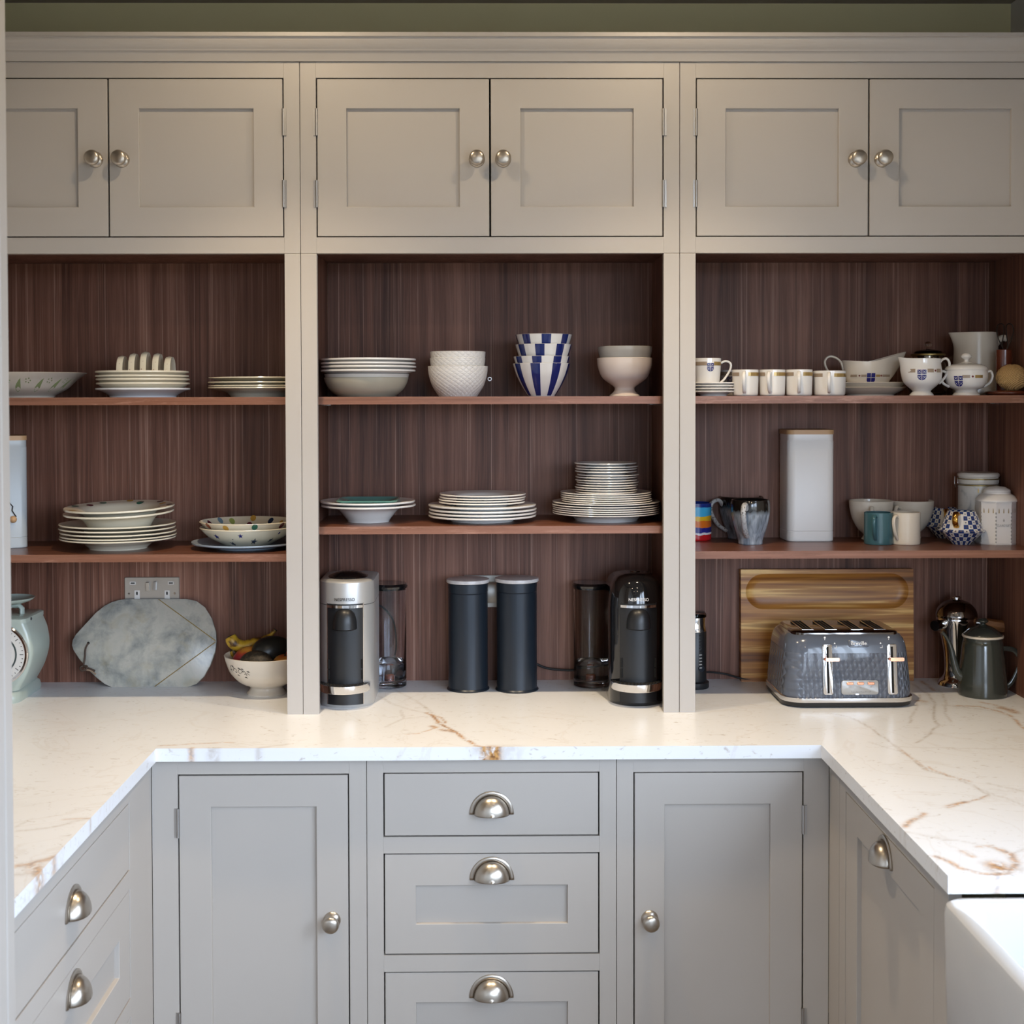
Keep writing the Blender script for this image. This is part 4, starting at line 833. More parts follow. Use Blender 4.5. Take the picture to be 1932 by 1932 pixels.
# ---- centre unit, worktop: coffee machines
z = ZT
def coffee(px0, px1, py_base, py_top, black, lab):
    pc = (px0+px1)/2; xf, yf = stand(pc, py_base, z); W_ = mm(px1-px0, yf+.05); D_ = .225; hh = gz(py_top, yf+.1)-z
    t = thing('coffee_machine', lab, 'coffee machine', (gx(pc, yf+W_/2), yf, z)); R = W_/2
    def ring(s_, zz, dy=0, n=14):
        r = R*s_; pts = []
        for k in range(n*2+1): a = PI+PI*k/(2*n); pts.append((r*math.cos(a), R+dy+r*math.sin(a), zz))
        d2 = R+dy+(D_-R)*s_
        pts += [(r, d2-r*.35, zz), (r*.65, d2, zz), (-r*.65, d2, zz), (-r, d2-r*.35, zz)]; return pts
    mt = 'gloss_black' if black else 'silver_plastic'
    if black: tops = [(1, hh*.72), (.985, hh*.80), (.93, hh*.875), (.82, hh*.935), (.66, hh*.973), (.45, hh*.992), (.2, hh)]
    else: tops = [(1, hh*.70), (1, hh*.932), (.99, hh*.942), (.975, hh*.945)]
    obj('housing', MB().loft([ring(.97, 0), ring(1, .006), ring(1, .2)]+[ring(a, b) for a, b in tops]).me('housing', 28 if not black else 45), mt, t)
    if not black:
        obj('lid', MB().loft([ring(.970, hh*.9445, 0), ring(.94, hh*.951), ring(.84, hh*.957)]).me('lid', 40), 'silver_plastic', t)
        obj('lid_disc', MB().loft([ell(R*.74, R*.90, hh*.9565, 0, R+.028), ell(R*.72, R*.88, hh*.965, 0, R+.028), ell(R*.46, R*.56, hh*.987, 0, R+.030), ell(R*.2, R*.2, hh, 0, R+.035)]).me('lid_disc', 40), 'gloss_black', t)
        obj('seam', MB().loft([ring(1.003, hh*.772), ring(1.003, hh*.776)], False).me('seam'), 'satin_black', t)
    else: obj('lid_disc', MB().lathe([(0, 0), (.014, 0), (.012, .004), (0, .005)], 24).me('lid_disc', 40), 'chrome_dark', t, (0, R+.02, hh-.002))
    # dark front column wrapped on the housing
    aw = .70; n_ = 14
    def front(s_, z0, z1, a0, a1): return MB().loft([[(R*q*math.sin(a0+(a1-a0)*k/n_), R-R*q*math.cos(a0+(a1-a0)*k/n_), zz) for k in range(n_+1)]+[(R*.9*math.sin(a1+(a0-a1)*k/n_), R-R*.9*math.cos(a1+(a0-a1)*k/n_), zz) for k in range(n_+1)] for q, zz in s_])
    fc = obj('front_panel', front([(1.006, .008), (1.008, hh*.785)], 0, 0, -aw, aw).me('front_panel', 40), 'satin_black', t)
    for sg in (-1, 1): obj('trim_line', front([(1.012, .008), (1.012, hh*.79)], 0, 0, sg*aw-.014, sg*aw+.014).me('trim_line', 40), 'satin_black' if black else 'chrome', t)
    obj('chrome_bar', front([(1.05, hh*.755), (1.05, hh*.775)], 0, 0, -aw*.93, aw*.93).me('chrome_bar', 40), 'chrome', t)
    # dome spout
    rg = []
    for k in range(9):
        u = k/8; a = u*PI/2; rg.append(ell(R*.44*math.cos(a)**.55 if k < 8 else .001, R*.42*math.cos(a)**.55 if k < 8 else .001, .030*0+hh*.615+hh*.135*math.sin(a), 0, R*.12, 28))
    sp_ = obj('spout', MB().loft([ell(R*.40, R*.38, hh*.592, 0, R*.12, 28), ell(R*.445, R*.425, hh*.60, 0, R*.12, 28)]+rg).me('spout', 50), 'satin_black', t)
    obj('nozzle', MB().lathe([(0, 0), (.006, 0), (.008, .008), (0, .008)], 16).me('nozzle', 40), 'rubber_black', t, (0, R*.1, hh*.592-.008))
    for sg in (-1, 1):
        for zz in (hh*.25, hh*.33): obj('slot', MB().box(-.002, .002, -.002, .002, -.011, .011).me('slot'), 'dark_void', t, (sg*R*.60, R-R*.815, zz), (0, 0, sg*.6))
    # cup tray
    zt_ = hh*.125; tr = [ell(R*a, R*b, zt_+c, -R*.04, R*.45) for a, b, c in ((.90, .92, 0), (.92, .94, .002), (.92, .94, hh*.058), (.88, .90, hh*.058), (.88, .90, hh*.052))]
    tx = 0 if black else 0
    tray = obj('tray', MB().loft(tr).me('tray', 40), 'chrome', t)
    obj('tray_grid', MB().loft([ell(R*.878, R*.898, zt_+hh*.052, -R*.04, R*.45), ell(R*.878, R*.898, zt_+hh*.0565, -R*.04, R*.45)]).me('tray_grid', 40), 'rubber_black', tray)
    for k in range(13):
        xx = (k-6)/6.6*R*.84; ln = .86*math.sqrt(max(0, 1-((k-6)/6.9)**2))*R
        obj('rib', MB().box(xx-R*.04-.0012, xx-R*.04+.0012, R*.45-ln, R*.45, zt_+hh*.056, zt_+hh*.0605).me('rib'), 'satin_black', tray)
    R_ = R*1.004
    text('lettering', 'NESPRESSO', .0100, 'ink_white' if black else 'ink_black', t, (0, (-.0012 if not black else R-R*.987-.0005), hh*.818), (PI/2 if not black else PI/2-.14, 0, 0), .0003, R_, 1.0)
    return t
cmS = coffee(602.5, 706, 1337, 1075, False, 'silver and black coffee machine beside the clear water tank')
cmB = coffee(1147, 1252, 1333, 1078, True, 'glossy black coffee machine beside the smoked water tank')
def tank(px0, px1, py_base, py_top, mt, lab, water_py):
    xf, yf = stand((px0+px1)/2, py_base, z); R = mm(px1-px0, yf+.04)/2; hh = gz(py_top, yf+R)-z; R_ = R-.002
    t = thing('water_tank', lab, 'water tank', (gx((px0+px1)/2, yf+R), yf+R, z))
    pr_ = [(0, .001), (R_*.9, .001), (R_, .004), (R_, hh-.016), (R_-.0022, hh-.016), (R_-.0022, .024), (R_*.9, .021), (0, .021)]
    obj('cylinder', MB().lathe(pr_, 48).me('cylinder', 40), mt, t)
    obj('tank_lid', MB().lathe([(0, hh-.0155), (R_*.97, hh-.0155), (R_*.97, hh-.012), (R+.001, hh-.011), (R+.002, hh-.006), (R*.97, hh), (0, hh)], 48).me('tank_lid', 40), 'gloss_black', t)
    wz = gz(water_py, yf)-z; obj('water', MB().lathe([(0, .0212), (R_*.9, .0212), (R_-.0024, .0242), (R_-.0024, wz), (0, wz)], 48).me('water', 40), 'water', t)
    obj('valve', MB().lathe([(0, 0), (.010, 0), (.010, .008), (.006, .012), (0, .012)], 20).me('valve', 40), 'spot_rust', t, (0, 0, .0215)); return t
tank(700, 767, 1302, 1099, 'clear_plastic', 'clear water tank with black lid beside the silver coffee machine', 1255)
tank(1080, 1148, 1301, 1099, 'smoked_plastic', 'smoked water tank with black lid beside the black coffee machine', 1258)
def canister(px0, px1, py_base, py_top, lab):
    xf, yf = stand((px0+px1)/2, py_base, z); R = mm(px1-px0, yf+.04)/2; hh = gz(py_top, yf+R)-z
    t = thing('canister', lab, 'canister', (gx((px0+px1)/2, yf+R), yf+R, z)); r = R-.003; zl = hh-.022
    obj('body', MB().lathe([(0, 0), (R, 0), (R+.001, .002), (R, .004), (r, .007), (r, zl-.014), (r-.001, zl-.0125), (r, zl-.011), (r, zl)], 56).me('body', 30), 'navy_tin', t)
    obj('collar', MB().lathe([(r-.002, zl), (r+.0006, zl), (r+.0006, zl+.012), (r-.002, zl+.013)], 56).me('collar', 30), 'navy_tin', t)
    obj('lid', MB().lathe([(0, zl+.012), (R+.0005, zl+.0125), (R+.0015, zl+.0145), (R+.001, hh-.001), (R-.003, hh), (0, hh)], 56).me('lid', 30), 'lid_marble', t); return t
canister(842.5, 922, 1308, 1091, 'dark navy canister with stone lid nearer the silver coffee machine')
canister(934, 1015, 1309, 1089.5, 'dark navy canister with stone lid nearer the black coffee machine')
t, W_ = socket(875, 976, 1085, 'bronze wall socket half hidden behind the navy canisters', full=False)
obj('plug', MB().loft([rrect(.040, .020, .006, -.050, 0, -.014), rrect(.044, .022, .006, -.046, 0, -.015), rrect(.044, .022, .006, -.002, 0, -.015), rrect(.034, .018, .006, .004, 0, -.013)]).me('plug', 40), 'socket_steel', t, (.004, 0, .022))
def cable(lab, pts, r=.0032): return tag(obj('power_cable', MB().tube(bez(pts, 8), r, 8).me('power_cable', 60), 'rubber_black'), lab, 'cable')
cable('black power cable behind the smoked water tank and navy canister', [tuple(at(975, 1225, 1, 3.575)), tuple(at(1005, 1248, 1, 3.575)), tuple(at(1030, 1260, 1, 3.57)), tuple(at(1062, 1264, 1, 3.565)), tuple(at(1090, 1263, 1, 3.56)), tuple(at(1150, 1250, 1, 3.56))])
cable('thin black cable arching behind the clear water tank', [tuple(at(690, 1136, 1, 3.56)), tuple(at(712, 1142, 1, 3.57)), tuple(at(730, 1155, 1, 3.575)), tuple(at(744, 1180, 1, 3.575)), tuple(at(748, 1230, 1, 3.575)), tuple(at(735, 1278, 1, 3.575))], .0026)

# ---- right unit, upper shelf: crested tea service
z = ZC1
SH = [[(-.0072, .0006), (-.0005, .0006), (-.0005, .0078), (-.0072, .0078)], [(.0005, .0006), (.0072, .0006), (.0072, .0078), (.0005, .0078)],
      [(-.0072, -.0006), (-.0072, -.005), (-.0055, -.0082), (-.0005, -.0102), (-.0005, -.0006)], [(.0005, -.0006), (.0005, -.0102), (.0055, -.0082), (.0072, -.005), (.0072, -.0006)]]
def crest(par, R, zc, th, k=1.0):
    mb = MB()
    for p in SH: decal(mb, [(a*k, b*k) for a, b in p], R, zc, th)
    c = obj('crest', mb.me('crest'), 'ink_navy', par); mb = MB()
    for p in SH:
        cu = sum(a for a, b in p)/len(p); cv = sum(b for a, b in p)/len(p)
        for a in (.785, -.785):
            dx, dy = math.cos(a)*.0030*k, math.sin(a)*.0030*k; nx_, ny_ = -dy*.07, dx*.07; cu_, cv_ = cu*k, cv*k
            decal(mb, [(cu_-dx-nx_, cv_-dy-ny_), (cu_+dx-nx_, cv_+dy-ny_), (cu_+dx+nx_, cv_+dy+ny_), (cu_-dx+nx_, cv_-dy+ny_)], R, zc, th, .0009)
    obj('crest_rays', mb.me('crest_rays'), 'ink_white', c)
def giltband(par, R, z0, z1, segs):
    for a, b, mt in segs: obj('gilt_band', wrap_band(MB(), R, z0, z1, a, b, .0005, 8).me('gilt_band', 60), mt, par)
def medal(par, R, zc, th): obj('medallion', decal(MB(), circle(.0026, 12), R, zc, th, .0010).me('medallion'), 'ink_red', par)
def loop(pts, r, flat=1.0, n=6, segs=10, ref=(0, 1, 0)): return MB().tube(bez(pts, n), r*flat, segs, 1/flat, ref=ref)   # flat strap, wider than thick
Y = 3.34; R = mm(37.5, Y)
s1, zt, X, R = stack('saucer', 'saucer', 'white saucer', 'under the crested coffee cup', 1346, Y, z, 40, [737, 731.5, 726, 721], 'ceramic_white', .62, .72, .45)
def cup(lab, px, Y, z, Rpx, H, hrot, crested=None, name='coffee_cup', rb=.86, mt='ceramic_white'):
    R = mm(Rpx, Y); t = thing(name, lab, 'cup', (gx(px, Y), Y, z))
    pr_, o_, i_ = vessel([(R*rb*.9, 0), (R*rb, .003), (R*(rb*.5+.5), H*.3), (R, H*.75), (R, H)], .0022); obj('body', MB().lathe(pr_, 44).me('body', 45), mt, t); ro = rfun(o_)
    return t, ro, R
H = gz(676.5, Y-.03)-zt
t, ro, R = cup('white coffee cup with navy crest and gilt band standing on the saucers', 1334, Y, zt, 26, H, 0)
obj('handle', loop([(R-.001, 0, H*.82), (R+.012, 0, H*.90), (R+.024, 0, H*.80), (R+.022, 0, H*.55), (R+.008, 0, H*.22), (R-.001, 0, H*.10)], .0028, 1.3).me('handle', 60), 'ceramic_white', t)
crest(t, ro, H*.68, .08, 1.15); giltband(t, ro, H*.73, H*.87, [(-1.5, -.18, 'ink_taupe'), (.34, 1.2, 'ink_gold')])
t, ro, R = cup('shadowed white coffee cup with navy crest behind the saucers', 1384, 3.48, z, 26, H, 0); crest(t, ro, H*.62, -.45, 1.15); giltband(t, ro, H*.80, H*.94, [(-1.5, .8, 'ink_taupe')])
for i, (a, b, top, lab, hx) in enumerate(((1381, 1431, 698.5, 'white gilt-banded coffee can next to the stacked saucers', 1400), (1432, 1481.5, 698.5, 'white gilt-banded coffee can, second from the stacked saucers', 1448), (1482, 1532.5, 698.5, 'white gilt-banded coffee can, third from the stacked saucers', 1502), (1533.5, 1595, 701, 'wider white gilt-banded coffee can beside the gravy boat', 1557))):
    Y = 3.325 if i < 3 else 3.335; px = (a+b)/2; Rp = (b-a)/2-.3; H = gz(top, Y-.03)-z
    t, ro, R = cup(lab, px, Y, z, Rp, H, 0, rb=.95)
    th = math.asin(max(-.9, min(.9, (hx-px)/Rp)))-.02
    h_ = loop([(R-.002, 0, H*.86), (R+.010, 0, H*.90), (R+.020, 0, H*.74), (R+.019, 0, H*.50), (R+.008, 0, H*.22), (R-.002, 0, H*.13)], .0030, 1.5); o = obj('handle', h_.me('handle', 60), 'ceramic_white', t, (0, 0, 0), (0, 0, th-PI/2))
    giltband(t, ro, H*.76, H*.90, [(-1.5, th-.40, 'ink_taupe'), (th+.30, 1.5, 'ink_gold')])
# gravy boat on two oval dishes
def oval_dish(lab, px, Y, zz, rx, ry, H, mt='ceramic_warm'):
    rg = [ell(rx*.66, ry*.62, 0), ell(rx*.67, ry*.63, .003), ell(rx*.9, ry*.88, H*.6), ell(rx, ry, H-.001), ell(rx-.001, ry-.001, H), ell(rx*.9, ry*.88, H*.62+.002), ell(rx*.66, ry*.62, .0055)]
    return tag(obj('oval_dish', MB().loft(rg).me('oval_dish', 40), mt, None, (gx(px, Y), Y, zz)), lab, 'dish')
Y = 3.43; hd = gz(731.5, Y-.07)-z
oval_dish('lower white oval dish under the crested gravy boat', 1641, Y, z, .090, .072, hd); h2 = gz(722.5, Y-.07)-(z+.0062)
oval_dish('upper white oval dish directly under the crested gravy boat', 1640, Y, z+.0085, .090, .072, h2-.002)
zb = z+.0085+.0062; Hb = gz(682, Y-.03)-zb; t = thing('gravy_boat', 'white gravy boat with navy crest, loop handle and tall swept lip', 'gravy boat', (gx(1635, Y), Y, zb))
def boat(u):  # u 0..1 height -> ring
    pts = []; n_ = 36
    k = .62+.38*math.sin(min(1, u)*PI/2)
    for q in range(n_):
        a = 2*PI*q/n_; cx_ = math.cos(a); rx = (.064 if cx_ < 0 else .064+.042*max(0, u-.15)*max(0, cx_)**1.5)*k; ry = .040*k*(1-.30*max(0, cx_)**2*u)
        lift = u*u*(Hb+(.0235*max(0, cx_)**1.6 if cx_ > 0 else .002*cx_*cx_)-.002*(1-cx_*cx_))+(1-u)*u*Hb*.8
        pts.append((rx*cx_, ry*math.sin(a), lift))
    return pts
outer = [boat(u) for u in (0.001, .12, .3, .5, .7, .85, .95, 1)]; inner = [[(p[0]*.965, p[1]*.94, p[2]+(.0 if i < 2 else .003)) for p in boat(u)] for i, u in enumerate((1, .95, .8, .6, .35, .15))]
obj('body', MB().loft(outer+inner).me('body', 50), 'ceramic_warm', t)
obj('handle', loop([(-.061, 0, Hb*.70), (-.068, 0, Hb*.98), (-.084, 0, Hb*1.14), (-.100, 0, Hb*1.14), (-.108, 0, Hb*.95), (-.100, 0, Hb*.66), (-.082, 0, Hb*.40), (-.056, 0, Hb*.22)], .0030, 1.5).me('handle', 60), 'ceramic_warm', t)
fx_ = lambda zz: .0405
mb = MB()
def flat_print(par, name, polys, mt, yv):
    mb = MB()
    for p in polys: mb.add([(a, yv(a, b), b) for a, b in p], [tuple(range(len(p)))])
    return obj(name, mb.me(name), mt, par)
def by_(x_, z_):
    u = (-.8+math.sqrt(.64+.8*max(.02, min(1, z_/Hb))))/.4; k = .62+.38*math.sin(u*PI/2); rx = (.064 if x_ < 0 else .064+.042*max(0, u-.15))*k; c = max(-.95, min(.95, x_/rx))
    return -.040*k*(1-.30*max(0, c)**2*u)*math.sqrt(1-c*c)-.0016
cz = Hb*.42; bk = [(cz+.0045, cz+.0105)]
flat_print(t, 'crest', [[(a*1.45, b*1.45+cz) for a, b in p] for p in SH], 'ink_navy', by_)
flat_print(t, 'gilt_band', [[(xa, cz+.002), (xa+.006, cz+.002), (xa+.006, cz+.0075), (xa, cz+.0075)] for xa in (.0125, .0175)], 'ink_gold', by_)
flat_print(t, 'gilt_band', [[(xa, cz+.002), (xa+.007, cz+.002), (xa+.007, cz+.0075), (xa, cz+.0075)] for xa in (-.048, -.041, -.024, -.0185, .030, .037, .044)], 'ink_taupe', by_)
for xa in (-.0285, .0265): obj('medallion', MB().lathe([(0, 0), (.0024, 0), (0, .0005)], 12).me('medallion'), 'ink_red', t, (xa, by_(xa, cz+.0048)-.0002, cz+.0048), (PI/2, 0, 0))
# creamer jug
Y = 3.33; H = gz(678, Y-.03)-z; R = mm(36, Y); t = thing('cream_jug', 'white footed cream jug with navy crest, gilt band and loop handle', 'jug', (gx(1738, Y), Y, z)); rf = mm(22, Y)
jo = [(rf, 0), (rf*.98, .003), (rf*.80, .009), (rf*.82, .013), (R*.93, H*.36), (R*1.04, H*.62), (R*.98, H*.84), (R*.97, H)]
pr_, o_, i_ = vessel(jo, .0025, .016); me_ = MB().lathe(pr_, 48).me('body', 50)
for v in me_.vertices:
    u = v.co.z/H; a = math.atan2(-v.co.y, v.co.x)
    if u > .45 and v.co.x < 0: k = math.exp(-((PI-abs(a))/.5)**2)*((u-.45)/.55)**1.6; v.co.x -= .013*k; v.co.z += .003*k
obj('body', me_, 'ceramic_white', t); ro = rfun(o_)
obj('handle', loop([(R*.93, 0, H*.88), (R*1.10, 0, H*.98), (R*1.32, 0, H*1.0), (R*1.46, 0, H*.88), (R*1.42, 0, H*.70), (R*1.20, 0, H*.48), (R*.92, 0, H*.32)], .0030, 1.5).me('handle', 60), 'ceramic_white', t)
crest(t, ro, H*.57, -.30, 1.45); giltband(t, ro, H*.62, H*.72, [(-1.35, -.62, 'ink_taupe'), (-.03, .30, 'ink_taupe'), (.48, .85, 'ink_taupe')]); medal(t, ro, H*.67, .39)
# sugar bowl
Y = 3.335; H = gz(700, Y-.03)-z; R = mm(39, Y); t = thing('sugar_bowl', 'white lidded sugar bowl with navy crest and side handles', 'sugar bowl', (gx(1822, Y), Y, z)); rf = mm(25, Y)
jo = [(rf, 0), (rf*.98, .003), (rf*.82, .009), (rf*.86, .014), (R*.82, H*.34), (R*.99, H*.66), (R*1.0, H*.84), (R*.98, H)]
pr_, o_, i_ = vessel(jo, .0028, .017); obj('body', MB().lathe(pr_, 48).me('body', 45), 'ceramic_white', t); ro = rfun(o_)
ld = obj('lid', MB().lathe(bez([(R*1.0, H), (R*1.01, H+.002), (R*.93, H+.009), (R*.72, H+.014), (R*.35, H+.018), (.008, H+.021)], 4)+[(0, H+.021)], 48).me('lid', 50), 'ceramic_white', t)
obj('lid_line', MB().lathe([(R*.74, H+.0143), (R*.70, H+.0151)], 48).me('lid_line'), 'ink_black', ld); obj('finial', MB().lathe(bez([(.007, H+.019), (.0055, H+.026), (.0115, H+.031), (.013, H+.035), (.008, H+.041), (.0005, H+.0425)], 4), 28).me('finial', 60), 'ceramic_white', ld)
for sg in (-1, 1): obj('handle', loop([(sg*R*.93, 0, H*.90), (sg*R*1.18, 0, H*.96), (sg*R*1.28, 0, H*.76), (sg*R*1.14, 0, H*.50), (sg*R*.84, 0, H*.34)], .0032, 1.4).me('handle', 60), 'ceramic_white', t)
crest(t, ro, H*.58, -.72, 1.45); giltband(t, ro, H*.68, H*.80, [(-.52, -.16, 'ink_taupe'), (.07, .50, 'ink_gold')]); medal(t, ro, H*.74, -.05)
# glass teapot behind
Y = 3.49; t = thing('glass_teapot', 'round glass teapot with brass-rimmed lid behind the cream jug', 'teapot', (gx(1750, Y), Y, z)); zr = gz(672, Y)-z; R = .050
pr_, o_, i_ = vessel([(.035, 0), (.046, .010), (.052, .035), (.046, zr*.75), (.038, zr-.008), (.040, zr)], .0018); obj('body', MB().lathe(pr_, 40).me('body', 45), 'glass', t)
obj('rim', MB().lathe([(.0405, zr-.002), (.0435, zr-.001), (.0435, zr+.003), (.0405, zr+.004)], 40).me('rim', 40), 'brass', t)
obj('lid', MB().lathe(bez([(.041, zr+.002), (.034, zr+.010), (.014, zr+.015), (.006, zr+.016)], 4)+[(.005, zr+.02)]+[(.0095*math.cos(a*PI/10), zr+.0275+.0085*math.sin(a*PI/10)) for a in range(-4, 5)]+[(0, zr+.036)], 40).me('lid', 50), 'glass', t)
obj('handle', loop([(.044, 0, zr*.9), (.072, 0, zr*.95), (.090, 0, zr*.7), (.076, 0, zr*.32), (.050, 0, zr*.25)], .0038, 1).me('handle', 60), 'glass', t)
obj('infuser', MB().lathe([(.026, zr*.28), (.027, zr), (.025, zr), (.024, zr*.30)], 32).me('infuser', 40), 'chrome_dark', t)
# big jug
Y = 3.475; t = thing('pitcher', 'tall plain cream pitcher behind the sugar bowl', 'pitcher', (gx(1840, Y), Y, z)); H = gz(628, Y-.05)-z; R = mm(42, Y)
pr_, o_, i_ = vessel([(R*.98, 0), (R*1.02, .003), (R*1.01, H*.3), (R*.96, H*.7), (R*.92, H)], .004); me_ = MB().lathe(pr_, 48).me('body', 45)
for v in me_.vertices:
    u = v.co.z/H; a = math.atan2(-v.co.y, v.co.x)
    if u > .72 and v.co.x < 0: v.co.x -= .019*math.exp(-((PI-abs(a))/.38)**2)*((u-.72)/.28)**1.5
obj('body', me_, 'ceramic_warm', t)
obj('handle', loop([(R*.86, 0, H*.80), (R*1.08, 0, H*.90), (R*1.36, 0, H*.91), (R*1.62, 0, H*.80), (R*1.68, 0, H*.58), (R*1.5, 0, H*.34), (R*1.2, 0, H*.2), (R*.95, 0, H*.16)], .0085, 1.2).me('handle', 60), 'ceramic_warm', t)
# twine stand
Y = 3.345; xs_ = gx(1900, Y); t = thing('twine_stand', 'dark red wooden twine stand on the upper shelf corner', 'twine stand', (xs_, Y, z))
obj('base', MB().lathe(bez([(.050, 0), (.055, .004), (.054, .009), (.046, .012)], 3)+[(0, .012)], 44).me('base', 40), 'stand_wood', t)
obj('post', MB().lathe([(0, .012), (.0185, .012), (.0195, .02), (.0195, gz(661, Y)-z-.001), (.018, gz(661, Y)-z), (.013, gz(661, Y)-z), (.013, .05), (0, .05)], 32).me('post', 40), 'stand_wood', t, (-.003, .016, 0))
# twine ball sits in front of the post
bz = z+.012; rb_ = mm(28.5, Y-.03); me_ = bpy.data.meshes.new('twine_ball'); bm = bmesh.new(); bmesh.ops.create_uvsphere(bm, u_segments=36, v_segments=20, radius=rb_); bm.to_mesh(me_); bm.free()
for p in me_.polygons: p.use_smooth = True
for v in me_.vertices: v.co.z *= .86
tw = thing('twine_ball', 'ball of golden jute twine in front of the twine stand post', 'twine', (xs_-.001, Y-.030, bz+rb_*.86)); obj('core', me_, 'twine', tw)
for k in range(26):
    nrm_ = Vector((random.gauss(0, 1), random.gauss(0, .6), random.gauss(0, 1.1))).normalized(); u_ = nrm_.orthogonal().normalized(); v_ = nrm_.cross(u_); off = nrm_*random.uniform(-.010, .010); rr = math.sqrt(max(1e-6, (rb_+.0003)**2-off.length_squared))
    pts = [off+u_*math.cos(2*PI*q/28)*rr+v_*math.sin(2*PI*q/28)*rr for q in range(29)]; pts = [(p.x, p.y, p.z*.86) for p in pts]
    obj('strand', MB().tube(pts, .0011, 5, cap=False).me('strand', 60), 'twine', tw)
zs_ = gz(661, Y)-.008; t = thing('scissors', 'dark iron scissors standing handles-up in the twine stand', 'scissors', (xs_-.003, Y+.016, zs_-.05))
for sg in (-1, 1):
    hp_ = [(sg*.0012, sg*.001, 0), (sg*.0025, sg*.001, .045), (sg*.006, 0, .062), (sg*.0165, 0, .083), (sg*.022, 0, .105), (sg*.0185, 0, .119), (sg*.010, 0, .1225), (sg*.0035, 0, .117), (sg*.0035, 0, .098), (sg*.0075, 0, .070), (sg*.0035, 0, .056)]
    obj('blade_handle', MB().tube(bez([(a*.95+.002, b, c) for a, b, c in hp_], 5), .0014, 6).me('blade_handle', 60), 'iron', t)

# ---- right unit, lower shelf
z = ZR2
def mug(name, lab, px, py_base, Rpx, top_py, prof, mt, t_=.003, zfl=None, hmt=None, sq=1.0):
    xf, yf = stand(px, py_base, z); rb = mm(Rpx, yf)*prof[0][0]; R = mm(Rpx, yf+.03); H = gz(top_py, yf)-z
    t = thing(name, lab, 'mug', (gx(px, yf+R), yf+rb, z))
    pr_, o_, i_ = vessel([(r*R, q*H) for r, q in prof], t_, zfl); obj('body', MB().lathe(pr_, 48).me('body', 45), mt, t)
    return t, rfun(o_), R, H
STR = [(.94, 0), (.99, .03), (1, .2), (1, .7), (1, 1)]
t, ro, R, H = mug('rainbow_beaker', 'beaker hand-painted in red, navy, orange, yellow and sky blue bands', 1309, 1021, 33, 952, STR, 'rainbow_glaze')
GL = [(.60, 0), (.63, .02), (.66, .12), (.86, .40), (1.0, .70), (1.01, .9), (.97, 1)]
for px, pb, Rp, tp, th, lab in ((1396, 1018, 42, 940, -1.25, 'black-rimmed blue streaked mug standing behind its twin'), (1413, 1028.5, 36.5, 946, -.42, 'black-rimmed blue streaked mug in front of its twin')):
    t, ro, R, H = mug('glazed_mug', lab, px, pb, Rp, tp, GL, 'glaze_halo', .0035)
    obj('handle', loop([(R*.94, 0, H*.80), (R*1.18, 0, H*.93), (R*1.5, 0, H*.86), (R*1.55, 0, H*.66), (R*1.22, 0, H*.36), (R*.76, 0, H*.19)], .0052, 1.35).me('handle', 60), 'glaze_speckle', t, (0, 0, 0), (0, 0, -PI/2+th))
tall_tin(1482.5, 1579, 812, 1022, z, 0, 'tall plain white storage tin with wooden lid beside the streaked mugs', 'tin_white', .1215, .116)
BC = [(.42, 0), (.43, .02), (.34, .10), (.36, .14), (.62, .28), (.86, .54), (.97, .80), (1, 1)]
for px, pb, Rp, tp, th, lab in ((1637, 1019, 41, 948, -.25, 'large cream footed cup behind the teal mug'), (1712, 1016, 41.5, 948, -.85, 'large cream footed cup behind the beige mug')):
    t, ro, R, H = mug('breakfast_cup', lab, px, pb, Rp, tp, BC, 'ceramic_warm', .003, .018)
    obj('handle', loop([(R*.93, 0, H*.82), (R*1.22, 0, H*.86), (R*1.34, 0, H*.66), (R*1.14, 0, H*.42), (R*.70, 0, H*.36)], .0040, 1.3).me('handle', 60), 'ceramic_warm', t, (0, 0, 0), (0, 0, -PI/2+th))
for px, pb, Rp, tp, th, lab, mt in ((1657.5, 1029, 27, 971, -.50, 'small teal mug in front of the cream cups', 'teal_mug'), (1708, 1029, 27.5, 971, -.85, 'small beige mug beside the teal mug', 'ceramic_warm')):
    t, ro, R, H = mug('small_mug', lab, px, pb, Rp, tp, STR, mt, .0025)
    if mt == 'teal_mug': obj('glaze_lining', MB().lathe([(R*.94, H*.5), (R*.945, H+.0006), (R-.0006, H+.0010)], 40).me('glaze_lining', 50), 'ceramic_white', t)
    obj('handle', loop([(R-.002, 0, H*.86), (R+.006, 0, H*.92), (R+.016, 0, H*.84), (R+.017, 0, H*.64), (R+.010, 0, H*.36), (R-.002, 0, H*.17)], .0032, 1.5).me('handle', 60), mt, t, (0, 0, 0), (0, 0, -PI/2+th))
CK = [(.44, 0), (.47, .03), (1.0, .40), (.98, .45), (.64, 1)]
for px, pb, Rp, tp, th, lab in ((1777, 1016, 34.5, 962, -.25, 'blue and white checked mug with gold handle behind its twin'), (1807, 1028, 40, 968, -.60, 'blue and white checked mug with gold handle beside the tea tin')):
    t, ro, R, H = mug('checked_mug', lab, px, pb, Rp, tp, CK, 'blue_check', .0025)
    pa = MB(); wrap_band(pa, lambda q: float(np.interp(q, [0, .4*H, H], [R*.45, R, R*.64])), H*.47, H*.93, th-.36, th+.36, .0009, 8); obj('label_patch', pa.me('label_patch', 60), 'ceramic_white', t)
    obj('handle', loop([(R*.70, 0, H*.92), (R*.95, 0, H*.98), (R*1.12, 0, H*.86), (R*1.12, 0, H*.70), (R*.92, 0, H*.56), (R*.90, 0, H*.55)], .0034, 2.2).me('handle', 60), 'gold_lustre', t, (0, 0, 0), (0, 0, -PI/2+th))
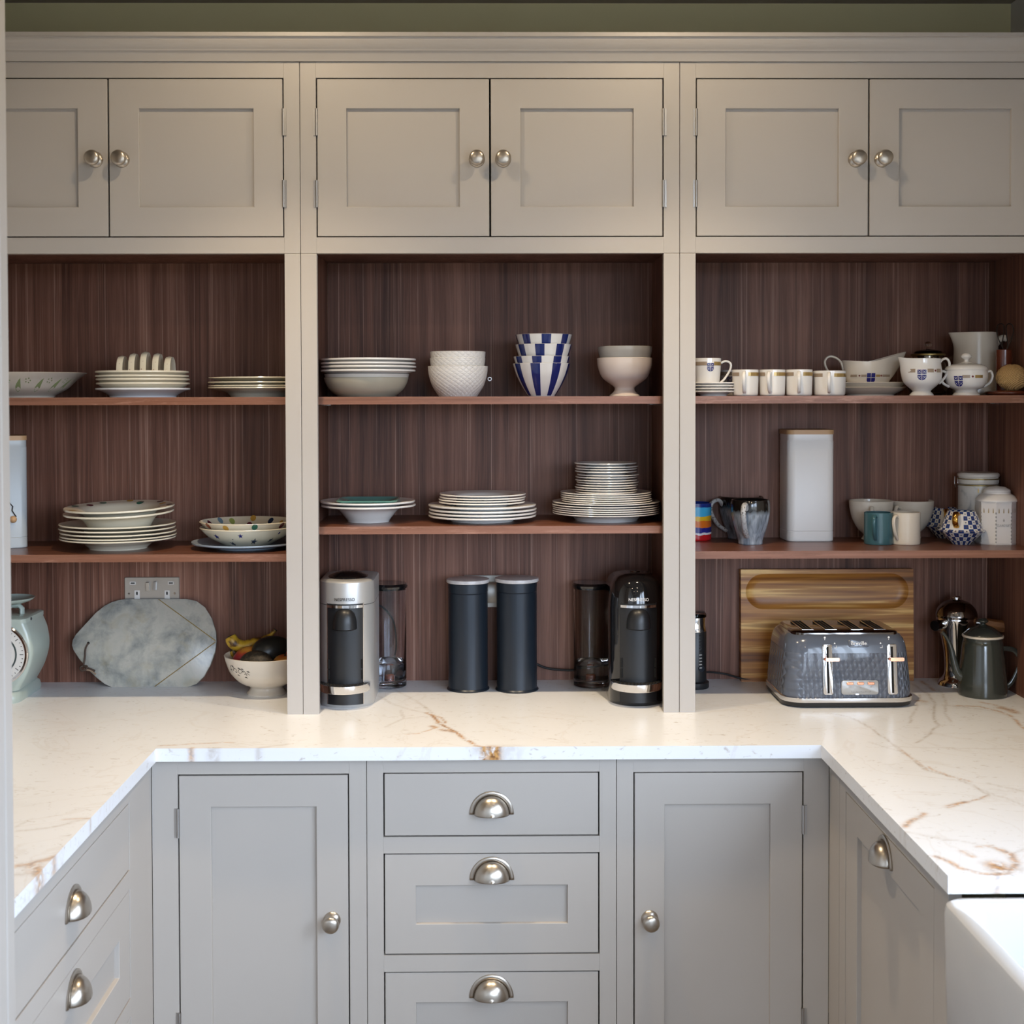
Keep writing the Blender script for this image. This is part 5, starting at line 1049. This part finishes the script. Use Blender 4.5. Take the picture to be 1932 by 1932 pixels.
# clip-top jar and tea tin
xf, yf = stand(1846, 1017, z); Yj = 3.50; R = mm(37, Yj); t = thing('clip_jar', 'marble-patterned clip-top storage jar behind the tea tin', 'jar', (gx(1846, Yj), Yj, z)); H = gz(916, Yj)-z; HT = gz(894, Yj)-z
obj('body', MB().lathe([(0, 0), (R*.98, 0), (R, .004), (R, H), (R*.96, H+.001), (R*.94, H), (R*.94, .01), (0, .01)], 44).me('body', 40), 'jar_marble', t)
obj('lid', MB().lathe([(0, H+.002), (R*.97, H+.002), (R*1.0, H+.006), (R*1.0, H+.013), (R*.97, HT-.012), (R*1.02, HT-.010), (R*1.03, HT-.004), (R*.96, HT), (0, HT+.002)], 44).me('lid', 40), 'ceramic_stone', t)
for zz in (H-.003, H+.013): obj('wire_band', MB().lathe([(R, zz), (R+.0016, zz+.0006), (R+.0016, zz+.0024), (R, zz+.003)], 44).me('wire_band', 40), 'brass', t)
for sg in (-1, 1): obj('clip', MB().tube([(sg*(R+.001), 0, H-.002), (sg*(R+.009), 0, H-.008), (sg*(R+.012), 0, H+.004), (sg*(R+.011), 0, H+.020), (sg*(R+.004), 0, H+.018), (sg*(R+.003), 0, H+.002)], .0013, 6).me('clip', 60), 'chrome', t)
obj('gold_drop', decal(MB(), [(-.001, -.006), (.001, -.006), (.0016, .002), (0, .007), (-.0016, .002)], lambda q: R, H-.014, -.35).me('gold_drop'), 'ink_gold', t)
xf, yf = stand(1881, 1029, z); Wt = mm(75, yf+.035); R = Wt/2; Yt = yf+R; H = gz(951, yf)-z; t = thing('tea_tin', 'pale tea tin with domed lid, gold drops and faint lettering', 'tea tin', (gx(1881, Yt), Yt, z))
nseg = 8
def octa(s_, zz): return [(R*s_*math.cos(PI/8+k*PI/4)*1.04, R*s_*math.sin(PI/8+k*PI/4)*1.04, zz) for k in range(8)]
obj('body', MB().loft([octa(.97, 0), octa(.985, .003), octa(.985, .006), octa(.97, .0075), octa(.97, H-.006), octa(.985, H-.004), octa(.985, H)]).me('body', 30), 'tin_white', t)
ld = obj('lid', MB().lathe(bez([(R*1.03, H), (R*1.03, H+.004), (R*.95, H+.009), (R*.80, H+.016), (R*.68, H+.019)], 3)+[(R*.66, H+.020), (R*.66, H+.027), (R*.62, H+.030), (R*.40, H+.036), (0, H+.039)], 40).me('lid', 35), 'tin_white', t)
mb = MB()
for k in range(26): a = -1.35+2.7*k/25; r_ = R*.665; mb.add([(r_*math.sin(a+d), -r_*math.cos(a+d), H+.0235+e) for d, e in ((-.02, -.001), (.02, -.001), (.02, .001), (-.02, .001))], [(0, 1, 2, 3)])
obj('bead_print', mb.me('bead_print'), 'ink_grey', ld)
fr_ = R*.97*1.04*math.cos(PI/8)+.0005; hw = R*.97*1.04*math.sin(PI/8)
def tin_face(ang, polys, name, mt):
    mb = MB(); c, s_ = math.cos(ang), math.sin(ang)
    for p in polys: mb.add([(a*c+fr_*s_, a*s_-fr_*c, b) for a, b in p], [tuple(range(len(p)))])
    return obj(name, mb.me(name), mt, t)
def drop(x_, zz): return [(x_-.0013, zz-.006), (x_+.0013, zz-.006), (x_+.0009, zz+.002), (x_, zz+.007), (x_-.0009, zz+.002)]
for ang in (-PI/4, 0, PI/4): tin_face(ang, [drop(-hw*.62, H*.80), drop(0, H*.80), drop(hw*.62, H*.80)], 'gold_drops', 'ink_gold')
for ang in (-PI/4, 0, PI/4):
    q = []
    for k in range(9):
        zz = H*.06+k*H*.085
        for sg in (-1, 1): q.append([(sg*hw*.97+.0016*math.cos(a), zz+.0034*math.sin(a)) for a in (0, PI/2, PI, 1.5*PI)])
    tin_face(ang, q, 'chain_print', 'ink_grey')
obj('emblem', MB().add([(a, -fr_-.0003, b) for a, b in ((-.0016, H*.55), (.0016, H*.55), (.0022, H*.575), (0, H*.62), (-.0022, H*.575))], [(0, 1, 2, 3, 4)]).me('emblem'), 'ink_grey', t)
text('lettering', "CLARIDGE'S", .0078, 'ink_grey', t, (0, -fr_-.0003, H*.455), (PI/2, 0, 0), .0002, None, .85)

# ---- right unit, worktop
z = ZT
# milk frother half behind the column
xf, yf = stand(1312, 1302, z); R = mm(27, yf+.03); t = thing('milk_frother', 'slim black milk frother with chrome collar half behind the column', 'milk frother', (gx(1311, yf+R), yf+R, z)); hh = gz(1154, yf+R)-z; r = mm(22, yf+.03)
obj('base', MB().lathe([(0, 0), (R*.97, 0), (R, .003), (R, .015), (R*.9, .018), (0, .018)], 40).me('base', 40), 'satin_black', t)
obj('jug', MB().lathe([(0, .018), (r*.98, .018), (r, .022), (r, hh*.735), (r*.98, hh*.74), (0, hh*.74)], 40).me('jug', 40), 'satin_black', t)
obj('collar', MB().lathe([(r*.98, hh*.74), (r*1.0, hh*.75), (r*.92, hh*.80), (r*.90, hh*.90), (r*.90, hh*.925), (0, hh*.925)], 40).me('collar', 40), 'chrome', t)
obj('lid', MB().lathe([(0, hh*.925), (r*.99, hh*.925), (r*1.0, hh*.955), (r*.9, hh*.99), (0, hh)], 40).me('lid', 40), 'smoked_plastic', t)
for k in range(11): obj('dimple', MB().box(-.004, .004, -.0012, .0008, -.0016, .0016).me('dimple'), 'silver_plastic' if k > 5 else 'satin_black', t, (r*.35, -r*.94, hh*(.70-.042*k)), (0, 0, .36), bevel=.0006)
obj('button', MB().lathe([(0, 0), (.006, 0), (.006, .001), (.0078, .001), (.0078, .002), (.0088, .002), (.0088, 0)], 26).me('button', 40), 'navy_tin', t, (r*.42, -r*.905, hh*.27), (PI/2, 0, .43))
cable('black cable running from the milk frother behind the wooden board', [tuple(at(1325, 1268, 1, 3.52)), tuple(at(1345, 1268.5, 1, 3.55)), tuple(at(1370, 1272, 1, 3.555)), tuple(at(1400, 1280, 1, 3.558)), (gx(1440, 3.56), 3.56, z+.004)], .0026)

# acacia board with a sunken tray, leaning on the walnut back
b0 = at(1398.5, 1286, 2, z); by_0 = b0.y; xL, xR_ = b0.x, at(1724, 1286, 1, by_0).x
HBd = .295; th_ = .024
for _ in range(6):
    lean = math.asin(min(.5, (YB-.002-th_-by_0)/HBd)); zt_ = gz(1074, by_0+HBd*math.sin(lean), 1560)-z; HBd = zt_/math.cos(lean)-.0*th_
W_ = xR_-xL; t = thing('chopping_board', 'striped acacia chopping board with a sunken oval tray behind the toaster', 'chopping board', ((xL+xR_)/2, by_0, z)); t.rotation_euler = (-lean, 0, 0)
def stad(wd, h_, cz_, y_, n=14):
    r = h_/2; pts = []
    for k in range(n+1): a = -PI/2+PI*k/n; pts.append((wd/2-r+r*math.cos(a), y_, cz_+r*math.sin(a)))
    for k in range(n+1): a = PI/2+PI*k/n; pts.append((-wd/2+r+r*math.cos(a), y_, cz_+r*math.sin(a)))
    return pts
cz_ = HBd*(1-(1115-1073)/213.0); tw_, thh = W_*.945, HBd*.315
inner = [stad(tw_, thh, cz_, 0), stad(tw_-.010, thh-.010, cz_, .006), stad(tw_-.026, thh-.026, cz_, .0105), stad(tw_-.05, thh-.05, cz_, .012)]
mb = MB(); n_ = len(inner[0]); mb.loft(inner, False); base_i = 0
mb.f.append(tuple(range(3*n_, 4*n_)))
# front face around the tray: project every tray point to the board edge
edge = []
for x_, y_, zz in inner[0]:
    dx, dz_ = x_, zz-cz_; k = min((W_/2)/abs(dx) if abs(dx) > 1e-6 else 9e9, ((HBd-cz_) if dz_ > 0 else cz_)/abs(dz_) if abs(dz_) > 1e-6 else 9e9); edge.append((dx*k, 0, cz_+dz_*k))
corners = [(W_/2, 0), (W_/2, HBd), (-W_/2, HBd), (-W_/2, 0)]
for cx_, cz2 in corners:
    i = min(range(n_), key=lambda q: (edge[q][0]-cx_)**2+(edge[q][2]-cz2)**2); edge[i] = (cx_, 0, cz2)
k0 = len(mb.v); mb.v += edge; mb.v += [(x_, th_, zz) for x_, y_, zz in edge]
for i in range(n_):
    j = (i+1) % n_; mb.f += [(i, j, k0+j, k0+i), (k0+i, k0+j, k0+n_+j, k0+n_+i)]
mb.f.append(tuple(range(k0+n_, k0+2*n_)))
obj('plank', mb.me('plank', 35), 'acacia', t)
# toaster
xf, yf = stand(1594, 1336.5, z); X0 = at(1462, 1300, 1, yf+.06).x; X1 = at(1726, 1300, 1, yf+.03).x
W_ = at(1724, 1325, 1, yf+.02).x-at(1478, 1330, 1, yf+.02).x+.004; D_ = .258; xc = at(1601, 1325, 1, yf+.02).x; hh = gz(1197, yf+.025, 1600)-z+.004
t = thing('toaster', 'blue-grey four-slice toaster with textured sides and copper levers', 'toaster', (xc, yf, z)); cy_ = D_/2
obj('plinth', MB().loft([rrect(W_*.955, D_-.02, .05, 0, 0, cy_), rrect(W_*.985, D_-.004, .05, .004, 0, cy_), rrect(W_, D_, .05, .014, 0, cy_)]).me('plinth', 40), 'satin_black', t)
obj('chrome_band', MB().loft([rrect(W_*1.002, D_+.002, .05, .0141, 0, cy_), rrect(W_*1.004, D_+.004, .05, .017, 0, cy_), rrect(W_*1.004, D_+.004, .05, .0245, 0, cy_), rrect(W_*.992, D_-.004, .05, .0265, 0, cy_)]).me('chrome_band', 40), 'chrome', t)
zr_ = hh*.735
obj('relief_shell', MB().loft([rrect(W_*.985, D_-.006, .05, .0266, 0, cy_, 10), rrect(W_*.98, D_-.008, .05, .05, 0, cy_, 10), rrect(W_*.965, D_-.014, .05, .085, 0, cy_, 10), rrect(W_*.94, D_-.024, .05, zr_, 0, cy_, 10)]).me('relief_shell', 40), 'toaster_relief', t)
obj('top_shell', MB().loft([rrect(W_*.94, D_-.024, .05, zr_, 0, cy_, 10), rrect(W_*.925, D_-.030, .05, hh*.83, 0, cy_, 10), rrect(W_*.90, D_-.042, .05, hh*.90, 0, cy_, 10), rrect(W_*.865, D_-.060, .05, hh*.945, 0, cy_, 10), rrect(W_*.83, D_-.078, .045, hh*.965, 0, cy_, 10)]).me('top_shell', 40), 'toaster_gloss', t)
tw_, td = W_*.80, D_-.085
tp = MB().loft([rrect(tw_+.006, td+.006, .03, hh*.955, 0, cy_), rrect(tw_+.004, td+.004, .03, hh*.985, 0, cy_), rrect(tw_-.004, td-.004, .028, hh*1.0, 0, cy_)])
obj('top_plate', tp.me('top_plate', 40), 'chrome_dark', t)
for k, xx in enumerate((-.345, -.125, .125, .345)):
    x_ = xx*tw_; s_ = obj('bread_slot', MB().box(x_-.013, x_+.013, cy_-td*.36, cy_+td*.40, hh*1.0-.001, hh*1.0+.0004).me('bread_slot'), 'dark_void', t)
    obj('slot_rim', MB().loft([[(a, b, hh+.0004) for a, b in q] for q in ([(x_-.0145, cy_-td*.37), (x_+.0145, cy_-td*.37), (x_+.0145, cy_+td*.41), (x_-.0145, cy_+td*.41)],)]*1+[[(a, b, hh+.0016) for a, b in ((x_-.0145, cy_-td*.37), (x_+.0145, cy_-td*.37), (x_+.0145, cy_+td*.41), (x_-.0145, cy_+td*.41))], [(a, b, hh+.0016) for a, b in ((x_-.012, cy_-td*.35), (x_+.012, cy_-td*.35), (x_+.012, cy_+td*.39), (x_-.012, cy_+td*.39))], [(a, b, hh+.0005) for a, b in ((x_-.012, cy_-td*.35), (x_+.012, cy_-td*.35), (x_+.012, cy_+td*.39), (x_-.012, cy_+td*.39))]], False).me('slot_rim'), 'chrome', t)
    obj('slot_wire', MB().tube([(x_-.004, cy_-td*.3, hh+.0010), (x_-.004, cy_+td*.38, hh+.0010)], .0007, 5).tube([(x_+.004, cy_-td*.3, hh+.0010), (x_+.004, cy_+td*.38, hh+.0010)], .0007, 5).me('slot_wire', 60), 'chrome_dark', t)
def fy_(zz): return float(np.interp(zz, [.0266, .05, .085, zr_, hh*.83, hh*.90], [.003, .004, .007, .012, .015, .021]))
kx = W_/(1726-1478)
def tx(px): return (px-1601)*kx
def tz(py): return gz(py, yf+.008, 1600)-z
def plaque(name, x0, x1, z0, z1, r, mt, proud, par=t, thick=.004):
    cx2, cz2 = (x0+x1)/2, (z0+z1)/2; sl_ = math.atan2(fy_(z1)-fy_(z0), z1-z0); yv = fy_(cz2)
    pts = rrect(x1-x0, z1-z0, r, 0); pi_ = rrect(x1-x0-.0016, z1-z0-.0016, r, 0)
    o = obj(name, MB().loft([[(a, thick, b) for a, b, _ in pts], [(a, -proud+.0008, b) for a, b, _ in pts], [(a, -proud, b) for a, b, _ in pi_]]).me(name, 40), mt, par, (cx2, yv, cz2), (-sl_, 0, 0)); return o
for px, tip in ((1559, 1), (1679.5, 1)):
    ch = plaque('lever_track', tx(px)-.0118, tx(px)+.0118, tz(1309.5), tz(1216), .005, 'chrome', .004)
    hgt = tz(1216)-tz(1309.5); obj('lever_slot', MB().box(-.0026, .0026, -.0046, -.0038, -hgt*.47, hgt*.45).me('lever_slot'), 'dark_void', ch)
    obj('lever', MB().loft([[(a, yv, b) for a, b, _ in rrect(.0335, .0085, .003, 0)] for yv in (-.024, -.0145)]).loft([[(a-.009, yv, b) for a, b, _ in rrect(.018, .0065, .003, 0)] for yv in (-.0146, -.004)]).me('lever', 40), 'copper', ch, (.007, 0, tz(1243.5)-(tz(1216)+tz(1309.5))/2))
cpn = plaque('control_panel', tx(1584), tx(1653), tz(1309.5), tz(1283), .006, 'silver_plastic', .003)
for px in (1600, 1619.5, 1639): b_ = plaque('copper_button', tx(px)-.0085, tx(px)+.0085, tz(1291.5), tz(1286), .0032, 'copper', .0052)
mb = MB()
for k in range(17): x_ = tx(1603)+(tx(1638)-tx(1603))*k/16; hgt = .0032 if k % 4 == 0 else .0018; mb.box(x_-.0003, x_+.0003, -.0004, 0, -.0016, -.0016+hgt)
obj('dial_scale', mb.me('dial_scale'), 'ink_black', t, (0, fy_(tz(1304))-.0032, tz(1304)))
mb = MB()
for px in (1600, 1619.5, 1639): x_ = tx(px); mb.box(x_-.0022, x_-.0006, -.0004, 0, -.0018, .0018).box(x_+.0004, x_+.0022, -.0004, 0, -.0018, .0018)
obj('button_icons', mb.me('button_icons'), 'ink_grey', t, (0, fy_(tz(1295))-.0032, tz(1295)))
obj('slider', MB().box(-.004, .004, -.006, 0, -.0015, .0015).me('slider'), 'chrome', t, (tx(1612), fy_(tz(1308))-.002, tz(1308)))
bdg = plaque('badge', tx(1599.5), tx(1637.5), tz(1223), tz(1208.5), .005, 'toaster_gloss', .0028)
text('lettering', 'Breville', .0132, 'ink_white', bdg, (0, -.0031, 0), (PI/2, 0, 0), .0003, None, .98)
mb = MB()
for px, py in ((1556, 1204.5), (1676, 1204.5)): x_, q = tx(px), tz(py); mb.add([(x_+a, fy_(q)-.0006, q+b) for a, b in circle(.0026, 10)], [tuple(range(10))]).add([(x_+a, fy_(q-.004)-.0006, q-.0046+b) for a, b in ((-.0016, .001), (.0016, .001), (0, -.0022))], [(0, 1, 2)])
for px, py, sg in ((1574, 1215, 1), (1660, 1215, 1)):
    x_, q = tx(px), tz(py); mb.add([(x_+a, fy_(q)-.0008, q+b) for a, b in ((-.0018, 0), (0, .0026), (.0018, 0), (.0018, -.0022), (-.0018, -.0022))], [(0, 1, 2, 3, 4)])
    mb.add([(x_+a, fy_(q-.008)-.0008, q-.009+b) for a, b in ((-.002, -.002), (.004, -.002), (.004, .004), (.003, .004), (.003, -.001), (-.002, -.001))], [(0, 1, 4, 5), (1, 2, 3, 4)])
obj('lever_icons', mb.me('lever_icons'), 'ink_white', t)
# enamel coffee pot
xf, yf = stand(1855, 1320.5, z); R = mm(45.5, yf+.04); t = thing('coffee_pot', 'dark green-grey enamel coffee pot with cream rim and long spout', 'coffee pot', (gx(1856, yf+R), yf+R, z)); zr_ = gz(1204, yf+R)-z; rt = mm(36.5, yf+.04)
obj('body', MB().lathe([(0, 0), (R*.97, 0)]+bez([(R*.99, .001), (R, .006), (R*.97, zr_*.25), (R*.86, zr_*.72), (rt*1.02, zr_*.88), (rt*.97, zr_*.93), (rt*.99, zr_)], 4)+[(0, zr_)], 48).me('body', 40), 'enamel_green', t)
obj('rim', MB().lathe([(rt*.96, zr_-.002), (rt*1.035, zr_-.0015), (rt*1.05, zr_+.001), (rt*1.03, zr_+.0035), (rt*.96, zr_+.004)], 48).me('rim', 60), 'enamel_rim', t)
zh = gz(1170, yf+R)-z
ld = obj('lid', MB().lathe(bez([(rt*.99, zr_+.003), (rt*.93, zr_+.008), (rt*.62, zr_+.020), (rt*.28, zr_+.027), (.0075, zr_+.030)], 4)+[(0, zr_+.030)], 44).me('lid', 50), 'enamel_green', t)
obj('knob', MB().lathe(bez([(.007, zr_+.028), (.006, zr_+.032), (.0125, zr_+.036), (.0130, zh-.006), (.008, zh-.001), (.0003, zh)], 4), 28).me('knob', 60), 'enamel_green', ld)
def rel(px, py, dy=0): p = at(px, py, 1, yf+R+dy); return (p.x-t.location.x, dy, p.z-z)
sp_ = bez([rel(1817, 1278), rel(1806, 1268), rel(1799, 1245), rel(1794, 1222), rel(1786, 1203), rel(1777, 1191.5)], 5); n_ = len(sp_)
obj('spout', MB().tube(sp_, [.0135-.0088*min(1, (i/(n_-1))*1.35)+(.001 if i == n_-1 else 0) for i in range(n_)], 16, ref=(0, 1, 0)).me('spout', 60), 'enamel_green', t)
obj('handle', MB().tube(bez([rel(1889, 1223), rel(1908, 1225), rel(1918, 1231), rel(1925, 1246), rel(1921, 1263), rel(1909, 1287), rel(1897, 1298)], 5), .0028, 8, 2.2, ref=(0, 1, 0)).me('handle', 60), 'enamel_green', t)
# chrome pot with wooden side handle
xf, yf = stand(1806, 1289, z); Y = 3.505; X = gx(1806, Y); t = thing('chrome_coffee_maker', 'polished chrome coffee maker with turned wooden handle behind the enamel pot', 'coffee maker', (X, Y, z)); hh = gz(1128, Y)-z; R = mm(37, Y)
obj('body', MB().lathe([(0, 0), (R*.92, 0)]+bez([(R*.94, .001), (R*.86, .012), (R*.60, .030), (R*.62, hh*.35), (R*.78, hh*.55), (R*.98, hh*.72), (R*1.0, hh*.765)], 4)+[(R*.9, hh*.77), (0, hh*.77)], 44).me('body', 40), 'chrome', t)
ld = obj('lid', MB().lathe(bez([(R*1.03, hh*.768), (R*1.03, hh*.80), (R*.92, hh*.865), (R*.66, hh*.925), (R*.3, hh*.957), (.012, hh*.96)], 4)+[(0, hh*.96)], 44).me('lid', 50), 'chrome_dark', t)
obj('knob', MB().lathe([(.010, hh*.955), (.008, hh*.97), (.012, hh*.98), (.012, hh*.99), (.009, hh), (0, hh)], 24).me('knob', 50), 'chrome', ld)
zc = hh*.700
obj('spigot', MB().tube([(-R*.62, -.012, zc), (-R*.95, -.026, zc), (-R*1.18, -.036, zc)], [.0125, .0125, .0125], 18).me('spigot', 50), 'chrome', t)
obj('spigot_cap', MB().tube([(-R*1.18, -.036, zc), (-R*1.42, -.046, zc)], [.0145, .0135], 18).me('spigot_cap', 50), 'chrome_dark', t)
obj('ferrule', MB().tube([(R*.70, -.006, zc), (R*1.20, -.010, zc+.001)], [.0105, .0105], 18).me('ferrule', 50), 'chrome', t)
obj('handle', MB().tube([(R*1.19, -.010, zc+.001), (R*1.35, -.012, zc-.001), (R*2.0, -.018, zc-.006), (R*2.62, -.024, zc-.010), (R*2.78, -.026, zc-.011)], [.0125, .0145, .0165, .0175, .015], 8).me('handle', 40), 'handle_wood', t)
